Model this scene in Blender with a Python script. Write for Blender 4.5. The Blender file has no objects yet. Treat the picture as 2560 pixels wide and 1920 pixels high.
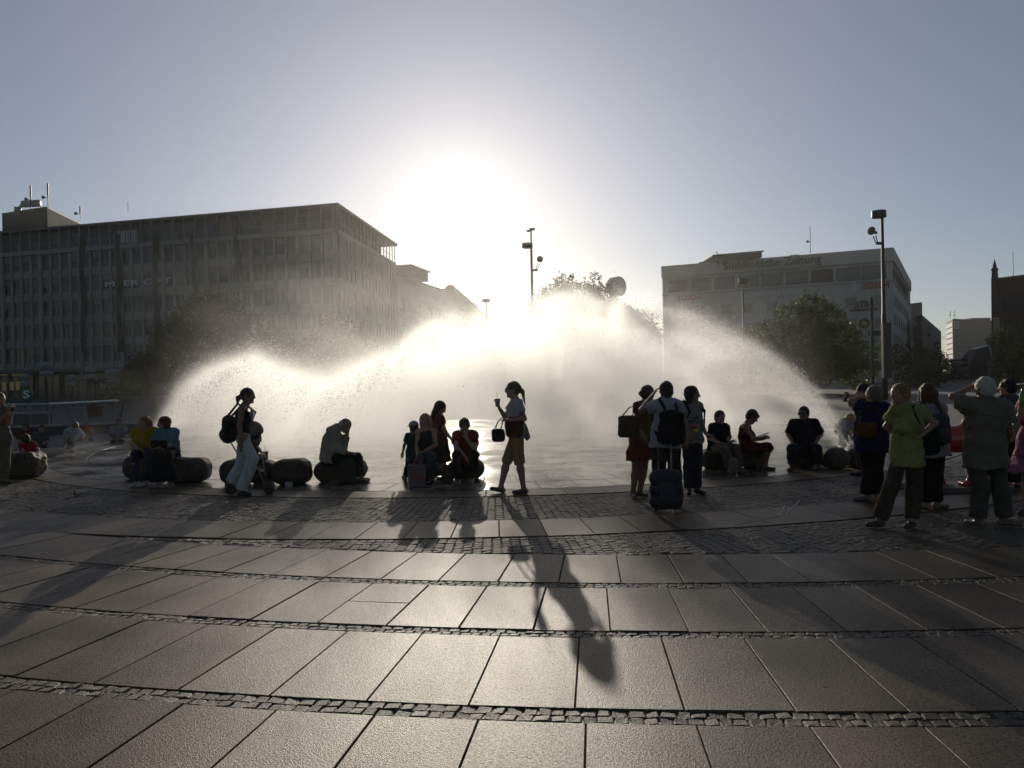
import bpy, bmesh, math, random
import numpy as np
from mathutils import Vector, Matrix, noise as mnoise
random.seed(7); np.random.seed(7)
SC = bpy.context.scene
COL = SC.collection

# ---------------------------------------------------------------- camera
F, Y0, ROLL, CH = 1950.0, 950.0, -0.02, 1.65      # in pixels of the 2560-wide photograph
PITCH = math.atan2(Y0 - 960.0, F)
_cp, _sp, _cr, _sr = math.cos(PITCH), math.sin(PITCH), math.cos(ROLL), math.sin(ROLL)
def ray(px, py):
    x, y = px - 1280.0, py - 960.0
    x, y = _cr * x + _sr * y, -_sr * x + _cr * y
    return np.array([x, F * _cp + y * _sp, -y * _cp + F * _sp])
def G(px, py, z=0.0):
    """point on the ground (or level z) seen at this pixel of the photograph"""
    r = ray(px, py); t = (z - CH) / r[2]
    return np.array([r[0] * t, r[1] * t, z])
def P(px, py, d):
    """point at ground distance d (along the view axis) seen at this pixel"""
    r = ray(px, py); t = d / r[1]
    return np.array([r[0] * t, d, CH + r[2] * t])
cam = bpy.data.cameras.new('camera'); camo = bpy.data.objects.new('camera', cam); COL.objects.link(camo)
cam.sensor_width = 36.0; cam.lens = F / 2560.0 * 36.0
cam.clip_start = 0.1; cam.clip_end = 6000
_r = Vector(ray(1280 + 1, 960) - ray(1280, 960)).normalized()
_f = Vector(ray(1280, 960)).normalized()
_u = _r.cross(_f).normalized()
camo.matrix_world = Matrix(((_r.x, _u.x, -_f.x, 0), (_r.y, _u.y, -_f.y, 0), (_r.z, _u.z, -_f.z, CH), (0, 0, 0, 1)))
SC.camera = camo

# ---------------------------------------------------------------- world, sun, exposure
SUNV = ray(1146, 512); SUNV = SUNV / np.linalg.norm(SUNV)
SUN_EL = math.asin(SUNV[2]); SUN_AZ = math.atan2(SUNV[0], SUNV[1])
W = bpy.data.worlds.new('World'); SC.world = W; W.use_nodes = True
nt = W.node_tree; nt.nodes.clear()
wo = nt.nodes.new('ShaderNodeOutputWorld'); bg = nt.nodes.new('ShaderNodeBackground')
sky = nt.nodes.new('ShaderNodeTexSky'); sky.sky_type = 'NISHITA'; sky.sun_disc = False
sky.sun_elevation = SUN_EL; sky.sun_rotation = SUN_AZ
sky.air_density = 0.8; sky.dust_density = 0.4; sky.ozone_density = 1.2; sky.altitude = 500
bg.inputs['Strength'].default_value = 0.063
tc = nt.nodes.new('ShaderNodeTexCoord')
dot = nt.nodes.new('ShaderNodeVectorMath'); dot.operation = 'DOT_PRODUCT'; dot.inputs[1].default_value = tuple(SUNV)
nt.links.new(tc.outputs['Generated'], dot.inputs[0])
def wmath(op, a, b=None):
    n = nt.nodes.new('ShaderNodeMath'); n.operation = op
    for i, v in enumerate((a, b)):
        if v is None: continue
        if isinstance(v, (int, float)): n.inputs[i].default_value = v
        else: nt.links.new(v, n.inputs[i])
    return n.outputs[0]
# circumsolar aureole of a hazy evening sky: brightness falls off with the angle from the sun all the way round
ang = wmath('ARCCOSINE', wmath('MINIMUM', dot.outputs['Value'], 0.99999))
a1 = wmath('MULTIPLY', wmath('EXPONENT', wmath('MULTIPLY', ang, -24.0)), 0.95)
a2 = wmath('MULTIPLY', wmath('EXPONENT', wmath('MULTIPLY', ang, -1.5)), 0.43)
asum = wmath('ADD', a1, a2)
bg2 = nt.nodes.new('ShaderNodeBackground'); bg2.inputs['Color'].default_value = (1.0, 0.965, 0.90, 1)
nt.links.new(a1, bg2.inputs['Strength'])
bg3 = nt.nodes.new('ShaderNodeBackground'); bg3.inputs['Color'].default_value = (0.86, 0.85, 1.0, 1); nt.links.new(a2, bg3.inputs['Strength'])
hsv = nt.nodes.new('ShaderNodeHueSaturation'); hsv.inputs['Saturation'].default_value = 1.0
nt.links.new(sky.outputs['Color'], hsv.inputs['Color'])
nt.links.new(hsv.outputs['Color'], bg.inputs['Color'])
add = nt.nodes.new('ShaderNodeAddShader')
nt.links.new(bg.outputs[0], add.inputs[0]); nt.links.new(bg2.outputs[0], add.inputs[1])
add2 = nt.nodes.new('ShaderNodeAddShader'); nt.links.new(add.outputs[0], add2.inputs[0]); nt.links.new(bg3.outputs[0], add2.inputs[1])
nt.links.new(add2.outputs[0], wo.inputs['Surface'])
sl = bpy.data.lights.new('sun', 'SUN'); sl.energy = 5.0; sl.angle = math.radians(0.5); sl.color = (1.0, 0.90, 0.76)
slo = bpy.data.objects.new('sun', sl); COL.objects.link(slo)
slo.rotation_euler = (-Vector(SUNV)).to_track_quat('-Z', 'Y').to_euler(); slo.location = (0, 0, 60)
vs = SC.view_settings; SC.display_settings.display_device = 'sRGB'
vs.view_transform = 'Standard'; vs.look = 'None'; vs.exposure = -0.55; vs.gamma = 1.0; vs.use_curve_mapping = False
cy = SC.cycles
cy.use_denoising = True
try: cy.denoiser = 'OPENIMAGEDENOISE'
except Exception: pass
cy.max_bounces = 8; cy.diffuse_bounces = 3; cy.glossy_bounces = 3; cy.transmission_bounces = 4; cy.volume_bounces = 2
cy.transparent_max_bounces = 12; cy.volume_step_rate = 1.0; cy.volume_max_steps = 256
cy.sample_clamp_indirect = 6.0; cy.use_adaptive_sampling = True; cy.adaptive_threshold = 0.02
cy.caustics_reflective = False; cy.caustics_refractive = False

# ---------------------------------------------------------------- naming
def tag(o, label=None, cat=None, group=None, kind=None):
    if label: o['label'] = label
    if cat: o['category'] = cat
    if group: o['group'] = group
    if kind: o['kind'] = kind
    return o
def link(o, parent=None):
    COL.objects.link(o)
    if parent is not None: o.parent = parent
    return o
def empty(name, loc=(0, 0, 0), label=None, cat=None, group=None, kind=None):
    o = bpy.data.objects.new(name, None); o.empty_display_size = 0.2; o.location = tuple(loc); COL.objects.link(o)
    return tag(o, label, cat, group, kind)
_PB = {}
def meshobj(name, me, mats, parent=None, loc=None):
    """link a mesh (made in world coordinates) as one object; a parent at p keeps it in place"""
    o = bpy.data.objects.new(name, me)
    if mats is not None:
        for m in (mats if isinstance(mats, (list, tuple)) else [mats]): me.materials.append(m)
    link(o, parent)
    if parent is not None and loc is None: o.matrix_parent_inverse = parent.matrix_basis.inverted() if False else Matrix.Translation(-total_loc(parent))
    if loc is not None: o.location = tuple(loc)
    return o
def total_loc(o):
    v = Vector((0, 0, 0))
    while o is not None:
        v = v + o.location
        o = o.parent
    return v

# ---------------------------------------------------------------- materials
_M = {}
def nodes_of(name):
    m = bpy.data.materials.new(name); m.use_nodes = True
    t = m.node_tree; b = t.nodes['Principled BSDF']
    return m, t, b
def mat(name, col, rough=0.8, metal=0.0, var=0.15, nscale=6.0, bump=0.0, bscale=40.0, trans=0.0, spec=0.5, coord='Object', detail=4):
    key = (name, tuple(col), rough, metal)
    if key in _M: return _M[key]
    m, t, b = nodes_of(name)
    tcn = t.nodes.new('ShaderNodeTexCoord'); co = tcn.outputs[coord]
    n = t.nodes.new('ShaderNodeTexNoise'); n.inputs['Scale'].default_value = nscale; n.inputs['Detail'].default_value = detail
    t.links.new(co, n.inputs['Vector'])
    r = t.nodes.new('ShaderNodeValToRGB')
    lo = [c * (1 - var) for c in col]; hi = [min(1, c * (1 + var)) for c in col]
    r.color_ramp.elements[0].position = 0.3; r.color_ramp.elements[1].position = 0.7
    r.color_ramp.elements[0].color = (*lo, 1); r.color_ramp.elements[1].color = (*hi, 1)
    t.links.new(n.outputs['Fac'], r.inputs['Fac']); t.links.new(r.outputs['Color'], b.inputs['Base Color'])
    b.inputs['Roughness'].default_value = rough; b.inputs['Metallic'].default_value = metal
    b.inputs['Specular IOR Level'].default_value = spec
    if bump > 0:
        n2 = t.nodes.new('ShaderNodeTexNoise'); n2.inputs['Scale'].default_value = bscale; n2.inputs['Detail'].default_value = 3; n2.inputs['Distortion'].default_value = 1.2 if name == 'cloth' else 0.0
        t.links.new(co, n2.inputs['Vector'])
        bp = t.nodes.new('ShaderNodeBump'); bp.inputs['Strength'].default_value = bump; bp.inputs['Distance'].default_value = 0.035 if name == 'cloth' else 0.01
        t.links.new(n2.outputs['Fac'], bp.inputs['Height']); t.links.new(bp.outputs['Normal'], b.inputs['Normal'])
    if trans > 0:
        tr = t.nodes.new('ShaderNodeBsdfTranslucent'); mx = t.nodes.new('ShaderNodeMixShader'); mx.inputs[0].default_value = trans
        t.links.new(r.outputs['Color'], tr.inputs['Color'])
        t.links.new(b.outputs[0], mx.inputs[1]); t.links.new(tr.outputs[0], mx.inputs[2])
        t.links.new(mx.outputs[0], t.nodes['Material Output'].inputs['Surface'])
    _M[key] = m
    return m
def cloth(col, trans=0.14):
    col = tuple(c * 0.60 for c in col)
    return mat('cloth', col, rough=0.92, var=0.12, nscale=9, bump=0.95, bscale=13, trans=trans, spec=0.2)
SKIN = mat('skin', (0.32, 0.18, 0.12), rough=0.55, var=0.08, nscale=20, spec=0.4)
SKIN2 = mat('skin_tan', (0.22, 0.12, 0.075), rough=0.55, var=0.08, nscale=20, spec=0.4)
EYE = mat('eye_white', (0.6, 0.58, 0.55), rough=0.3, var=0.02)
METAL = mat('dark_metal', (0.05, 0.05, 0.052), rough=0.5, metal=0.6, var=0.1)
GREYM = mat('grey_metal', (0.22, 0.22, 0.22), rough=0.5, metal=0.5, var=0.1)
BLACK = mat('black_plastic', (0.02, 0.02, 0.021), rough=0.5, var=0.1)
GLASS_D = mat('window_glass', (0.03, 0.034, 0.04), rough=0.12, var=0.3, nscale=0.2, spec=0.8)
GLASS_M = mat('window_glass_pale', (0.045, 0.052, 0.062), rough=0.25, var=0.2, nscale=0.3, spec=0.7)

# ---------------------------------------------------------------- mesh helpers
class MB:
    """collects boxes, bars, tubes and prisms in one mesh"""
    def __init__(s): s.v = []; s.f = []; s.mi = []; s.cur = 0
    def add(s, vs_, fs_):
        b = len(s.v); s.v += [tuple(map(float, v)) for v in vs_]; s.f += [tuple(b + i for i in f) for f in fs_]; s.mi += [s.cur] * len(fs_)
    def hexa(s, p):   # 8 corners: bottom 0-3 ccw, top 4-7
        s.add(p, [(3, 2, 1, 0), (4, 5, 6, 7), (0, 1, 5, 4), (1, 2, 6, 5), (2, 3, 7, 6), (3, 0, 4, 7)])
    def box(s, c, size, rz=0.0):
        cx, cy_, cz = c; hx, hy, hz = size[0] / 2, size[1] / 2, size[2] / 2; ca, sa = math.cos(rz), math.sin(rz)
        p = [(cx + x * ca - y * sa, cy_ + x * sa + y * ca, cz + z) for z in (-hz, hz) for x, y in ((-hx, -hy), (hx, -hy), (hx, hy), (-hx, hy))]
        s.hexa(p)
    def obox(s, o, ux, uy, uz):
        """box from a corner o along three edge vectors"""
        o, ux, uy, uz = map(np.asarray, (o, ux, uy, uz))
        s.hexa([o, o + ux, o + ux + uy, o + uy, o + uz, o + ux + uz, o + ux + uy + uz, o + uy + uz])
    def tube(s, pts, r, n=8, caps=True):
        pts = [np.asarray(p, float) for p in pts]; rs = r if isinstance(r, (list, tuple)) else [r] * len(pts)
        b = len(s.v); ring = []
        for i, p in enumerate(pts):
            t = (pts[min(i + 1, len(pts) - 1)] - pts[max(i - 1, 0)]); t = t / (np.linalg.norm(t) + 1e-9)
            a = np.array([0, 0, 1.0]) if abs(t[2]) < 0.9 else np.array([1.0, 0, 0])
            u = np.cross(t, a); u /= np.linalg.norm(u); w = np.cross(t, u)
            for k in range(n):
                th = 2 * math.pi * k / n
                s.v.append(tuple(p + rs[i] * (math.cos(th) * u + math.sin(th) * w)))
        for i in range(len(pts) - 1):
            for k in range(n):
                a0 = b + i * n + k; a1_ = b + i * n + (k + 1) % n
                s.f.append((a0, a1_, a1_ + n, a0 + n)); s.mi.append(s.cur)
        if caps:
            s.f.append(tuple(b + k for k in range(n))[::-1]); s.mi.append(s.cur)
            s.f.append(tuple(b + (len(pts) - 1) * n + k for k in range(n))); s.mi.append(s.cur)
    def lathe(s, prof, c=(0, 0, 0), n=16, axis=None):
        """profile of (radius, height) turned about an axis through c"""
        c = np.asarray(c, float); ax = np.array([0, 0, 1.0]) if axis is None else np.asarray(axis, float) / np.linalg.norm(axis)
        a = np.array([0, 0, 1.0]) if abs(ax[2]) < 0.9 else np.array([1.0, 0, 0])
        u = np.cross(ax, a); u /= np.linalg.norm(u); w = np.cross(ax, u); b = len(s.v)
        for r_, z_ in prof:
            for k in range(n):
                th = 2 * math.pi * k / n; s.v.append(tuple(c + ax * z_ + r_ * (math.cos(th) * u + math.sin(th) * w)))
        for i in range(len(prof) - 1):
            for k in range(n):
                a0 = b + i * n + k; a1_ = b + i * n + (k + 1) % n
                s.f.append((a0, a1_, a1_ + n, a0 + n)); s.mi.append(s.cur)
        s.f.append(tuple(b + k for k in range(n))[::-1]); s.mi.append(s.cur)
        s.f.append(tuple(b + (len(prof) - 1) * n + k for k in range(n))); s.mi.append(s.cur)
    def build(s, name, mats, parent=None, smooth=False, **kw):
        me = bpy.data.meshes.new(name); me.from_pydata(s.v, [], s.f)
        if isinstance(mats, (list, tuple)): me.polygons.foreach_set('material_index', s.mi)
        bm = bmesh.new(); bm.from_mesh(me); bmesh.ops.recalc_face_normals(bm, faces=bm.faces); bm.to_mesh(me); bm.free()
        if smooth: me.polygons.foreach_set('use_smooth', [True] * len(me.polygons))
        me.update()
        o = meshobj(name, me, mats, parent)
        return tag(o, **kw)
def text_obj(txt, name, m, origin, right, up, size, ext=0.05, parent=None, bold=0.0, align='LEFT', shear=0.0):
    cu = bpy.data.curves.new(name, 'FONT'); cu.body = txt; cu.size = size; cu.extrude = ext; cu.align_x = align; cu.offset = bold; cu.shear = shear
    cu.resolution_u = 3
    o = bpy.data.objects.new(name, cu); cu.materials.append(m); link(o, parent)
    r = Vector(right).normalized(); u = Vector(up).normalized(); n = r.cross(u)
    M_ = Matrix(((r.x, u.x, n.x, origin[0]), (r.y, u.y, n.y, origin[1]), (r.z, u.z, n.z, origin[2]), (0, 0, 0, 1)))
    if parent is not None: M_ = Matrix.Translation(-total_loc(parent)) @ M_
    o.matrix_basis = M_
    return o
def fit_text(txt, name, m, p0, p1, cap_h, ext=0.05, parent=None, bold=0.0, off=None):
    """text whose width spans p0..p1 (world, along the wall)"""
    p0 = np.asarray(p0); p1 = np.asarray(p1); d = p1 - p0
    o = text_obj(txt, name, m, (0, 0, 0), (1, 0, 0), (0, 0, 1), 1.0, ext, None, bold)
    bpy.context.view_layer.update()
    w = max(o.dimensions.x, 0.01)
    r = Vector(d).normalized(); u = Vector((0, 0, 1)); u = (u - r * u.dot(r)).normalized(); n = r.cross(u)
    sx = float(np.linalg.norm(d)) / w; sz = cap_h / 0.72
    loc = Vector(p0) + (n * off if off else Vector((0, 0, 0)))
    M_ = Matrix(((r.x * sx, u.x * sz, n.x, loc.x), (r.y * sx, u.y * sz, n.y, loc.y), (r.z * sx, u.z * sz, n.z, loc.z), (0, 0, 0, 1)))
    if parent is not None:
        o.parent = parent; M_ = Matrix.Translation(-total_loc(parent)) @ M_
    o.matrix_basis = M_
    # letters become an ordinary mesh
    dg = bpy.context.evaluated_depsgraph_get(); me = bpy.data.meshes.new_from_object(o.evaluated_get(dg)); me.name = name
    nm = o.name; o2 = bpy.data.objects.new('letters_tmp', me); COL.objects.link(o2); o2.parent = o.parent; o2.matrix_basis = o.matrix_basis.copy()
    cu_ = o.data; bpy.data.objects.remove(o); bpy.data.curves.remove(cu_); o2.name = nm
    return o2

# ---------------------------------------------------------------- implicit surfaces (bodies, clothes, stones)
def V3(*a): return np.array(a[0] if len(a) == 1 else a, float)
def nrm(v): v = np.asarray(v, float); return v / (np.linalg.norm(v) + 1e-9)
class SDF:
    def __init__(s): s.p = []
    def cap(s, a, b, ra, rb=None, flat=False, k=0.02, wide=None, axis=None, flat0=False):
        s.p.append(('c', V3(a), V3(b), ra, ra if rb is None else rb, flat, k, wide, axis, flat0)); return s
    def ell(s, c, r, R=None, k=0.02): s.p.append(('e', V3(c), V3(r), R, k)); return s
    def rbox(s, c, hs, rad, rz=0.0, k=0.02): s.p.append(('b', V3(c), V3(hs), (rad, rz), k)); return s
    def cut(s, c, r, R=None): s.p.append(('x', V3(c), V3(r), R, 0.0)); return s
    def plane(s, c, n): s.p.append(('p', V3(c), nrm(n))); return s
    def mesh(s, h=0.015, amp=0.0, freq=9.0, seed=0.0):
        lo, hi = [], []
        for q in s.p:
            if q[0] == 'c':
                R_ = max(q[3], q[4]) * (q[7] or 1.0); lo.append(np.minimum(q[1], q[2]) - R_); hi.append(np.maximum(q[1], q[2]) + R_)
            elif q[0] == 'b': R_ = float(np.linalg.norm(q[2])); lo.append(q[1] - R_); hi.append(q[1] + R_)
            elif q[0] == 'e': R_ = q[2].max(); lo.append(q[1] - R_); hi.append(q[1] + R_)
        lo = np.min(lo, 0) - 3 * h; hi = np.max(hi, 0) + 3 * h
        n = np.ceil((hi - lo) / h).astype(int) + 1
        Fd = np.full(n, 0.12, np.float32)
        ax = [lo[i] + h * np.arange(n[i]) for i in range(3)]
        for q in s.p:
            if q[0] == 'p':
                d = ((ax[0] - q[1][0]) * q[2][0])[:, None, None] + ((ax[1] - q[1][1]) * q[2][1])[None, :, None] + ((ax[2] - q[1][2]) * q[2][2])[None, None, :]
                Fd = np.maximum(Fd, d.astype(np.float32)); continue
            if q[0] == 'c':
                R_ = max(q[3], q[4]) * (q[7] or 1.0); a_, b_ = np.minimum(q[1], q[2]) - R_, np.maximum(q[1], q[2]) + R_; k = q[6]
            else: R_ = q[2].max() if q[0] != 'b' else float(np.linalg.norm(q[2])); a_, b_ = q[1] - R_, q[1] + R_; k = q[4]
            pad = k + 2.5 * h
            i0 = np.clip(((a_ - pad - lo) / h).astype(int), 0, n - 1); i1 = np.clip(((b_ + pad - lo) / h).astype(int) + 2, 1, n)
            sl_ = tuple(slice(i0[i], i1[i]) for i in range(3))
            X = ax[0][sl_[0]][:, None, None]; Y_ = ax[1][sl_[1]][None, :, None]; Z = ax[2][sl_[2]][None, None, :]
            if q[0] == 'c':
                _, A, B, ra, rb, flat, k, wide, axis, flat0 = q
                ab = B - A; L2 = ab @ ab + 1e-12; L = math.sqrt(L2)
                px, py, pz = X - A[0], Y_ - A[1], Z - A[2]
                tt = (px * ab[0] + py * ab[1] + pz * ab[2]) / L2; t = np.clip(tt, 0, 1)
                dx, dy, dz = px - ab[0] * t, py - ab[1] * t, pz - ab[2] * t
                if wide:
                    w = nrm(axis); c = dx * w[0] + dy * w[1] + dz * w[2]; g = c * (1 - 1 / wide)
                    dx, dy, dz = dx - g * w[0], dy - g * w[1], dz - g * w[2]
                d = np.sqrt(dx * dx + dy * dy + dz * dz) - (ra + (rb - ra) * t)
                if flat: d = np.maximum(d, (tt - 1) * L)
                if flat0: d = np.maximum(d, -tt * L)
            elif q[0] == 'b':
                c, hs_ = q[1], q[2]; rad, rz = q[3]; ca, sa = math.cos(rz), math.sin(rz)
                px, py, pz = X - c[0] + 0 * Y_ + 0 * Z, Y_ - c[1] + 0 * X + 0 * Z, Z - c[2] + 0 * X + 0 * Y_
                ux, uy = px * ca + py * sa, -px * sa + py * ca
                a0, a1_, a2_ = np.abs(ux) - hs_[0] + rad, np.abs(uy) - hs_[1] + rad, np.abs(pz) - hs_[2] + rad
                d = np.sqrt(np.maximum(a0, 0) ** 2 + np.maximum(a1_, 0) ** 2 + np.maximum(a2_, 0) ** 2) + np.minimum(np.maximum(a0, np.maximum(a1_, a2_)), 0) - rad
            else:
                c, r, R = q[1], q[2], q[3]
                px, py, pz = X - c[0], Y_ - c[1], Z - c[2]
                if R is None: ux, uy, uz = px + 0 * py + 0 * pz, py + 0 * px + 0 * pz, pz + 0 * px + 0 * py
                else:
                    R = np.asarray(R)
                    ux = px * R[0][0] + py * R[0][1] + pz * R[0][2]; uy = px * R[1][0] + py * R[1][1] + pz * R[1][2]; uz = px * R[2][0] + py * R[2][1] + pz * R[2][2]
                k0 = np.sqrt((ux / r[0]) ** 2 + (uy / r[1]) ** 2 + (uz / r[2]) ** 2) + 1e-6
                k1 = np.sqrt((ux / r[0] ** 2) ** 2 + (uy / r[1] ** 2) ** 2 + (uz / r[2] ** 2) ** 2) + 1e-6
                d = k0 * (k0 - 1) / k1
            blk = Fd[sl_]
            if q[0] == 'x': Fd[sl_] = np.maximum(blk, -d)
            else:
                hh = np.clip(0.5 + 0.5 * (blk - d) / k, 0, 1) if k > 0 else (blk > d).astype(float)
                Fd[sl_] = blk * (1 - hh) + d * hh - k * hh * (1 - hh)
        if amp > 0:
            X, Y_, Z = ax[0][:, None, None], ax[1][None, :, None], ax[2][None, None, :]
            f = freq
            nz = np.sin(f * (X + 0.7 * Z) + seed + 1.3 * np.sin(f * 0.6 * (Y_ - Z) + seed)) + 0.6 * np.sin(f * 2.1 * (Y_ + 0.4 * X - 0.9 * Z) + 2 * seed + np.sin(f * 1.3 * X + f * Z)) + 0.4 * np.sin(f * 3.7 * (Z * 0.8 - X + 0.5 * Y_) + 3 * seed)
            Fd = Fd + (amp * nz).astype(np.float32)
        return nets(Fd, lo, h)
    def build(s, name, m, parent=None, h=0.015, amp=0.0, freq=9.0, seed=0.0, **kw):
        v, f = s.mesh(h, amp, freq, seed)
        me = bpy.data.meshes.new(name)
        me.vertices.add(len(v)); me.vertices.foreach_set('co', v.astype(np.float32).ravel())
        me.loops.add(len(f) * 4); me.loops.foreach_set('vertex_index', f.astype(np.int32).ravel())
        me.polygons.add(len(f)); me.polygons.foreach_set('loop_start', np.arange(0, len(f) * 4, 4, dtype=np.int32))
        me.polygons.foreach_set('use_smooth', np.ones(len(f), bool))
        me.update(calc_edges=True); me.validate()
        o = meshobj(name, me, m, parent)
        return tag(o, **kw)
def nets(Fd, lo, h):
    S = Fd < 0
    n = Fd.shape
    cs = np.zeros((n[0] - 1, n[1] - 1, n[2] - 1), np.int8)
    for i in (0, 1):
        for j in (0, 1):
            for k in (0, 1): cs += S[i:n[0] - 1 + i, j:n[1] - 1 + j, k:n[2] - 1 + k]
    act = (cs > 0) & (cs < 8)
    I = np.argwhere(act); idx = np.full(act.shape, -1, np.int64); idx[act] = np.arange(len(I))
    acc = np.zeros((len(I), 3)); cnt = np.zeros(len(I))
    for a in range(3):
        b, c = [x for x in range(3) if x != a]
        for u in (0, 1):
            for w in (0, 1):
                o0 = np.zeros(3, int); o0[b] = u; o0[c] = w; o1 = o0.copy(); o1[a] = 1
                f0 = Fd[tuple((I + o0).T)]; f1 = Fd[tuple((I + o1).T)]
                m = (f0 < 0) != (f1 < 0)
                t = f0 / (f0 - f1 + 1e-20)
                pt = np.tile(o0.astype(float), (len(I), 1)); pt[:, a] = t
                acc[m] += pt[m]; cnt[m] += 1
    v = lo + h * (I + acc / cnt[:, None])
    quads = []
    for a in range(3):
        b, c = (a + 1) % 3, (a + 2) % 3
        s0 = [slice(0, n[i]) for i in range(3)]; s1 = list(s0); s0[a] = slice(0, n[a] - 1); s1[a] = slice(1, n[a])
        A_, B_ = S[tuple(s0)], S[tuple(s1)]
        E_ = np.argwhere(A_ != B_)
        E_ = E_[(E_[:, b] > 0) & (E_[:, c] > 0) & (E_[:, b] < n[b] - 1) & (E_[:, c] < n[c] - 1)]
        fl = A_[tuple(E_.T)]
        q = []
        for du, dv in ((-1, -1), (0, -1), (0, 0), (-1, 0)):
            o = E_.copy(); o[:, b] += du; o[:, c] += dv; q.append(idx[tuple(o.T)])
        q = np.stack(q, 1); q[~fl] = q[~fl][:, ::-1]; quads.append(q)
    q = np.concatenate(quads); q = q[(q >= 0).all(1)]
    return v, q
# ================================================================ ground, pavement, fountain basin
def stone_mat(name, col, rough, grain=55.0, wet=False, bmp=0.35):
    m, t, b = nodes_of(name)
    tcn = t.nodes.new('ShaderNodeTexCoord'); gm = t.nodes.new('ShaderNodeNewGeometry'); oi = t.nodes.new('ShaderNodeObjectInfo')
    pos = gm.outputs['Position']
    n1 = t.nodes.new('ShaderNodeTexNoise'); n1.inputs['Scale'].default_value = grain; n1.inputs['Detail'].default_value = 6; n1.inputs['Roughness'].default_value = 0.75
    n2 = t.nodes.new('ShaderNodeTexNoise'); n2.inputs['Scale'].default_value = 1.1; n2.inputs['Detail'].default_value = 6
    n3 = t.nodes.new('ShaderNodeTexVoronoi'); n3.inputs['Scale'].default_value = 160
    for n in (n1, n2, n3): t.links.new(pos, n.inputs['Vector'])
    def mix(a, b_, fac, typ='MIX'):
        x = t.nodes.new('ShaderNodeMixRGB'); x.blend_type = typ
        for s_, v in ((0, fac), (1, a), (2, b_)):
            if isinstance(v, (float, int)): x.inputs[s_].default_value = v
            elif isinstance(v, tuple): x.inputs[s_].default_value = v
            else: t.links.new(v, x.inputs[s_])
        return x.outputs[0]
    def ramp(v, a, b_, ca, cb):
        r = t.nodes.new('ShaderNodeValToRGB'); r.color_ramp.elements[0].position = a; r.color_ramp.elements[1].position = b_
        r.color_ramp.elements[0].color = (*ca, 1); r.color_ramp.elements[1].color = (*cb, 1); t.links.new(v, r.inputs[0]); return r.outputs[0]
    base = ramp(n1.outputs['Fac'], 0.32, 0.68, tuple(c * 0.35 for c in col), tuple(min(1, c * 1.7) for c in col))
    stain = ramp(n2.outputs['Fac'], 0.35, 0.65, (0.60, 0.58, 0.56), (1.18, 1.14, 1.08))
    c1 = mix(base, stain, 1.0, 'MULTIPLY')
    rnd = ramp(oi.outputs['Random'], 0.0, 1.0, (0.74, 0.72, 0.70), (1.20, 1.17, 1.12))
    c2 = mix(c1, rnd, 1.0, 'MULTIPLY')
    # old chewing gum and dark spots
    v2 = t.nodes.new('ShaderNodeTexVoronoi'); v2.inputs['Scale'].default_value = 3.1; t.links.new(pos, v2.inputs['Vector'])
    sp = ramp(v2.outputs['Distance'], 0.035, 0.07, (0.45, 0.45, 0.45), (1, 1, 1)); c3 = mix(c2, sp, 1.0, 'MULTIPLY')
    t.links.new(c3, b.inputs['Base Color'])
    bp = t.nodes.new('ShaderNodeBump'); bp.inputs['Strength'].default_value = bmp; bp.inputs['Distance'].default_value = 0.008
    hb = mix(n1.outputs['Fac'], n3.outputs['Distance'], 0.35)
    if not wet:   # the polish differs from grain to grain and from slab to slab
        sg = mix(ramp(n1.outputs['Fac'], 0.36, 0.62, (0.04, 0.04, 0.04), (0.75, 0.75, 0.75)), mix(ramp(n2.outputs['Fac'], 0.35, 0.65, (0.55, 0.55, 0.55), (1, 1, 1)), ramp(oi.outputs['Random'], 0, 1, (0.6, 0.6, 0.6), (1, 1, 1)), 1.0, 'MULTIPLY'), 1.0, 'MULTIPLY')
        t.links.new(mix(sg, sp, 0.8, 'MULTIPLY'), b.inputs['Specular IOR Level'])
    t.links.new(hb, bp.inputs['Height']); t.links.new(bp.outputs['Normal'], b.inputs['Normal'])
    b.inputs['Specular IOR Level'].default_value = 0.5 if wet else 0.38; b.inputs['Specular Tint'].default_value = (1.0, 0.92, 0.80, 1)
    if wet:
        rr = t.nodes.new('ShaderNodeMapRange'); rr.inputs['From Min'].default_value = 0.35; rr.inputs['From Max'].default_value = 0.65
        rr.inputs['To Min'].default_value = 0.10; rr.inputs['To Max'].default_value = 0.32
        t.links.new(n2.outputs['Fac'], rr.inputs['Value']); t.links.new(rr.outputs['Result'], b.inputs['Roughness'])
    else:
        rr = t.nodes.new('ShaderNodeMapRange'); rr.inputs['To Min'].default_value = rough - 0.06; rr.inputs['To Max'].default_value = rough + 0.1
        t.links.new(n2.outputs['Fac'], rr.inputs['Value']); t.links.new(rr.outputs['Result'], b.inputs['Roughness'])
    return m
SLAB = stone_mat('granite_slab', (0.118, 0.088, 0.050), 0.43, grain=80, bmp=0.6)
COBB = stone_mat('cobble_stone', (0.105, 0.09, 0.068), 0.52, grain=80, bmp=0.8)
JOINT = mat('joint_dirt', (0.05, 0.044, 0.035), rough=0.95, var=0.4, nscale=30, bump=0.5, bscale=90, coord='Object')
WET = stone_mat('wet_granite', (0.13, 0.125, 0.11), 0.2, grain=50, wet=True, bmp=0.12)

CA = np.array([-0.498, 23.359]); CB = np.array([2.640, 25.602])
g = MB(); g.add([(-3000, -200, -0.09), (3000, -200, -0.09), (3000, 4500, -0.09), (-3000, 4500, -0.09)], [(0, 1, 2, 3)])
ground = g.build('ground', mat('asphalt', (0.06, 0.058, 0.054), rough=0.8, var=0.25, nscale=2, coord='Object', bump=0.3, bscale=30), kind='structure')

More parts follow.
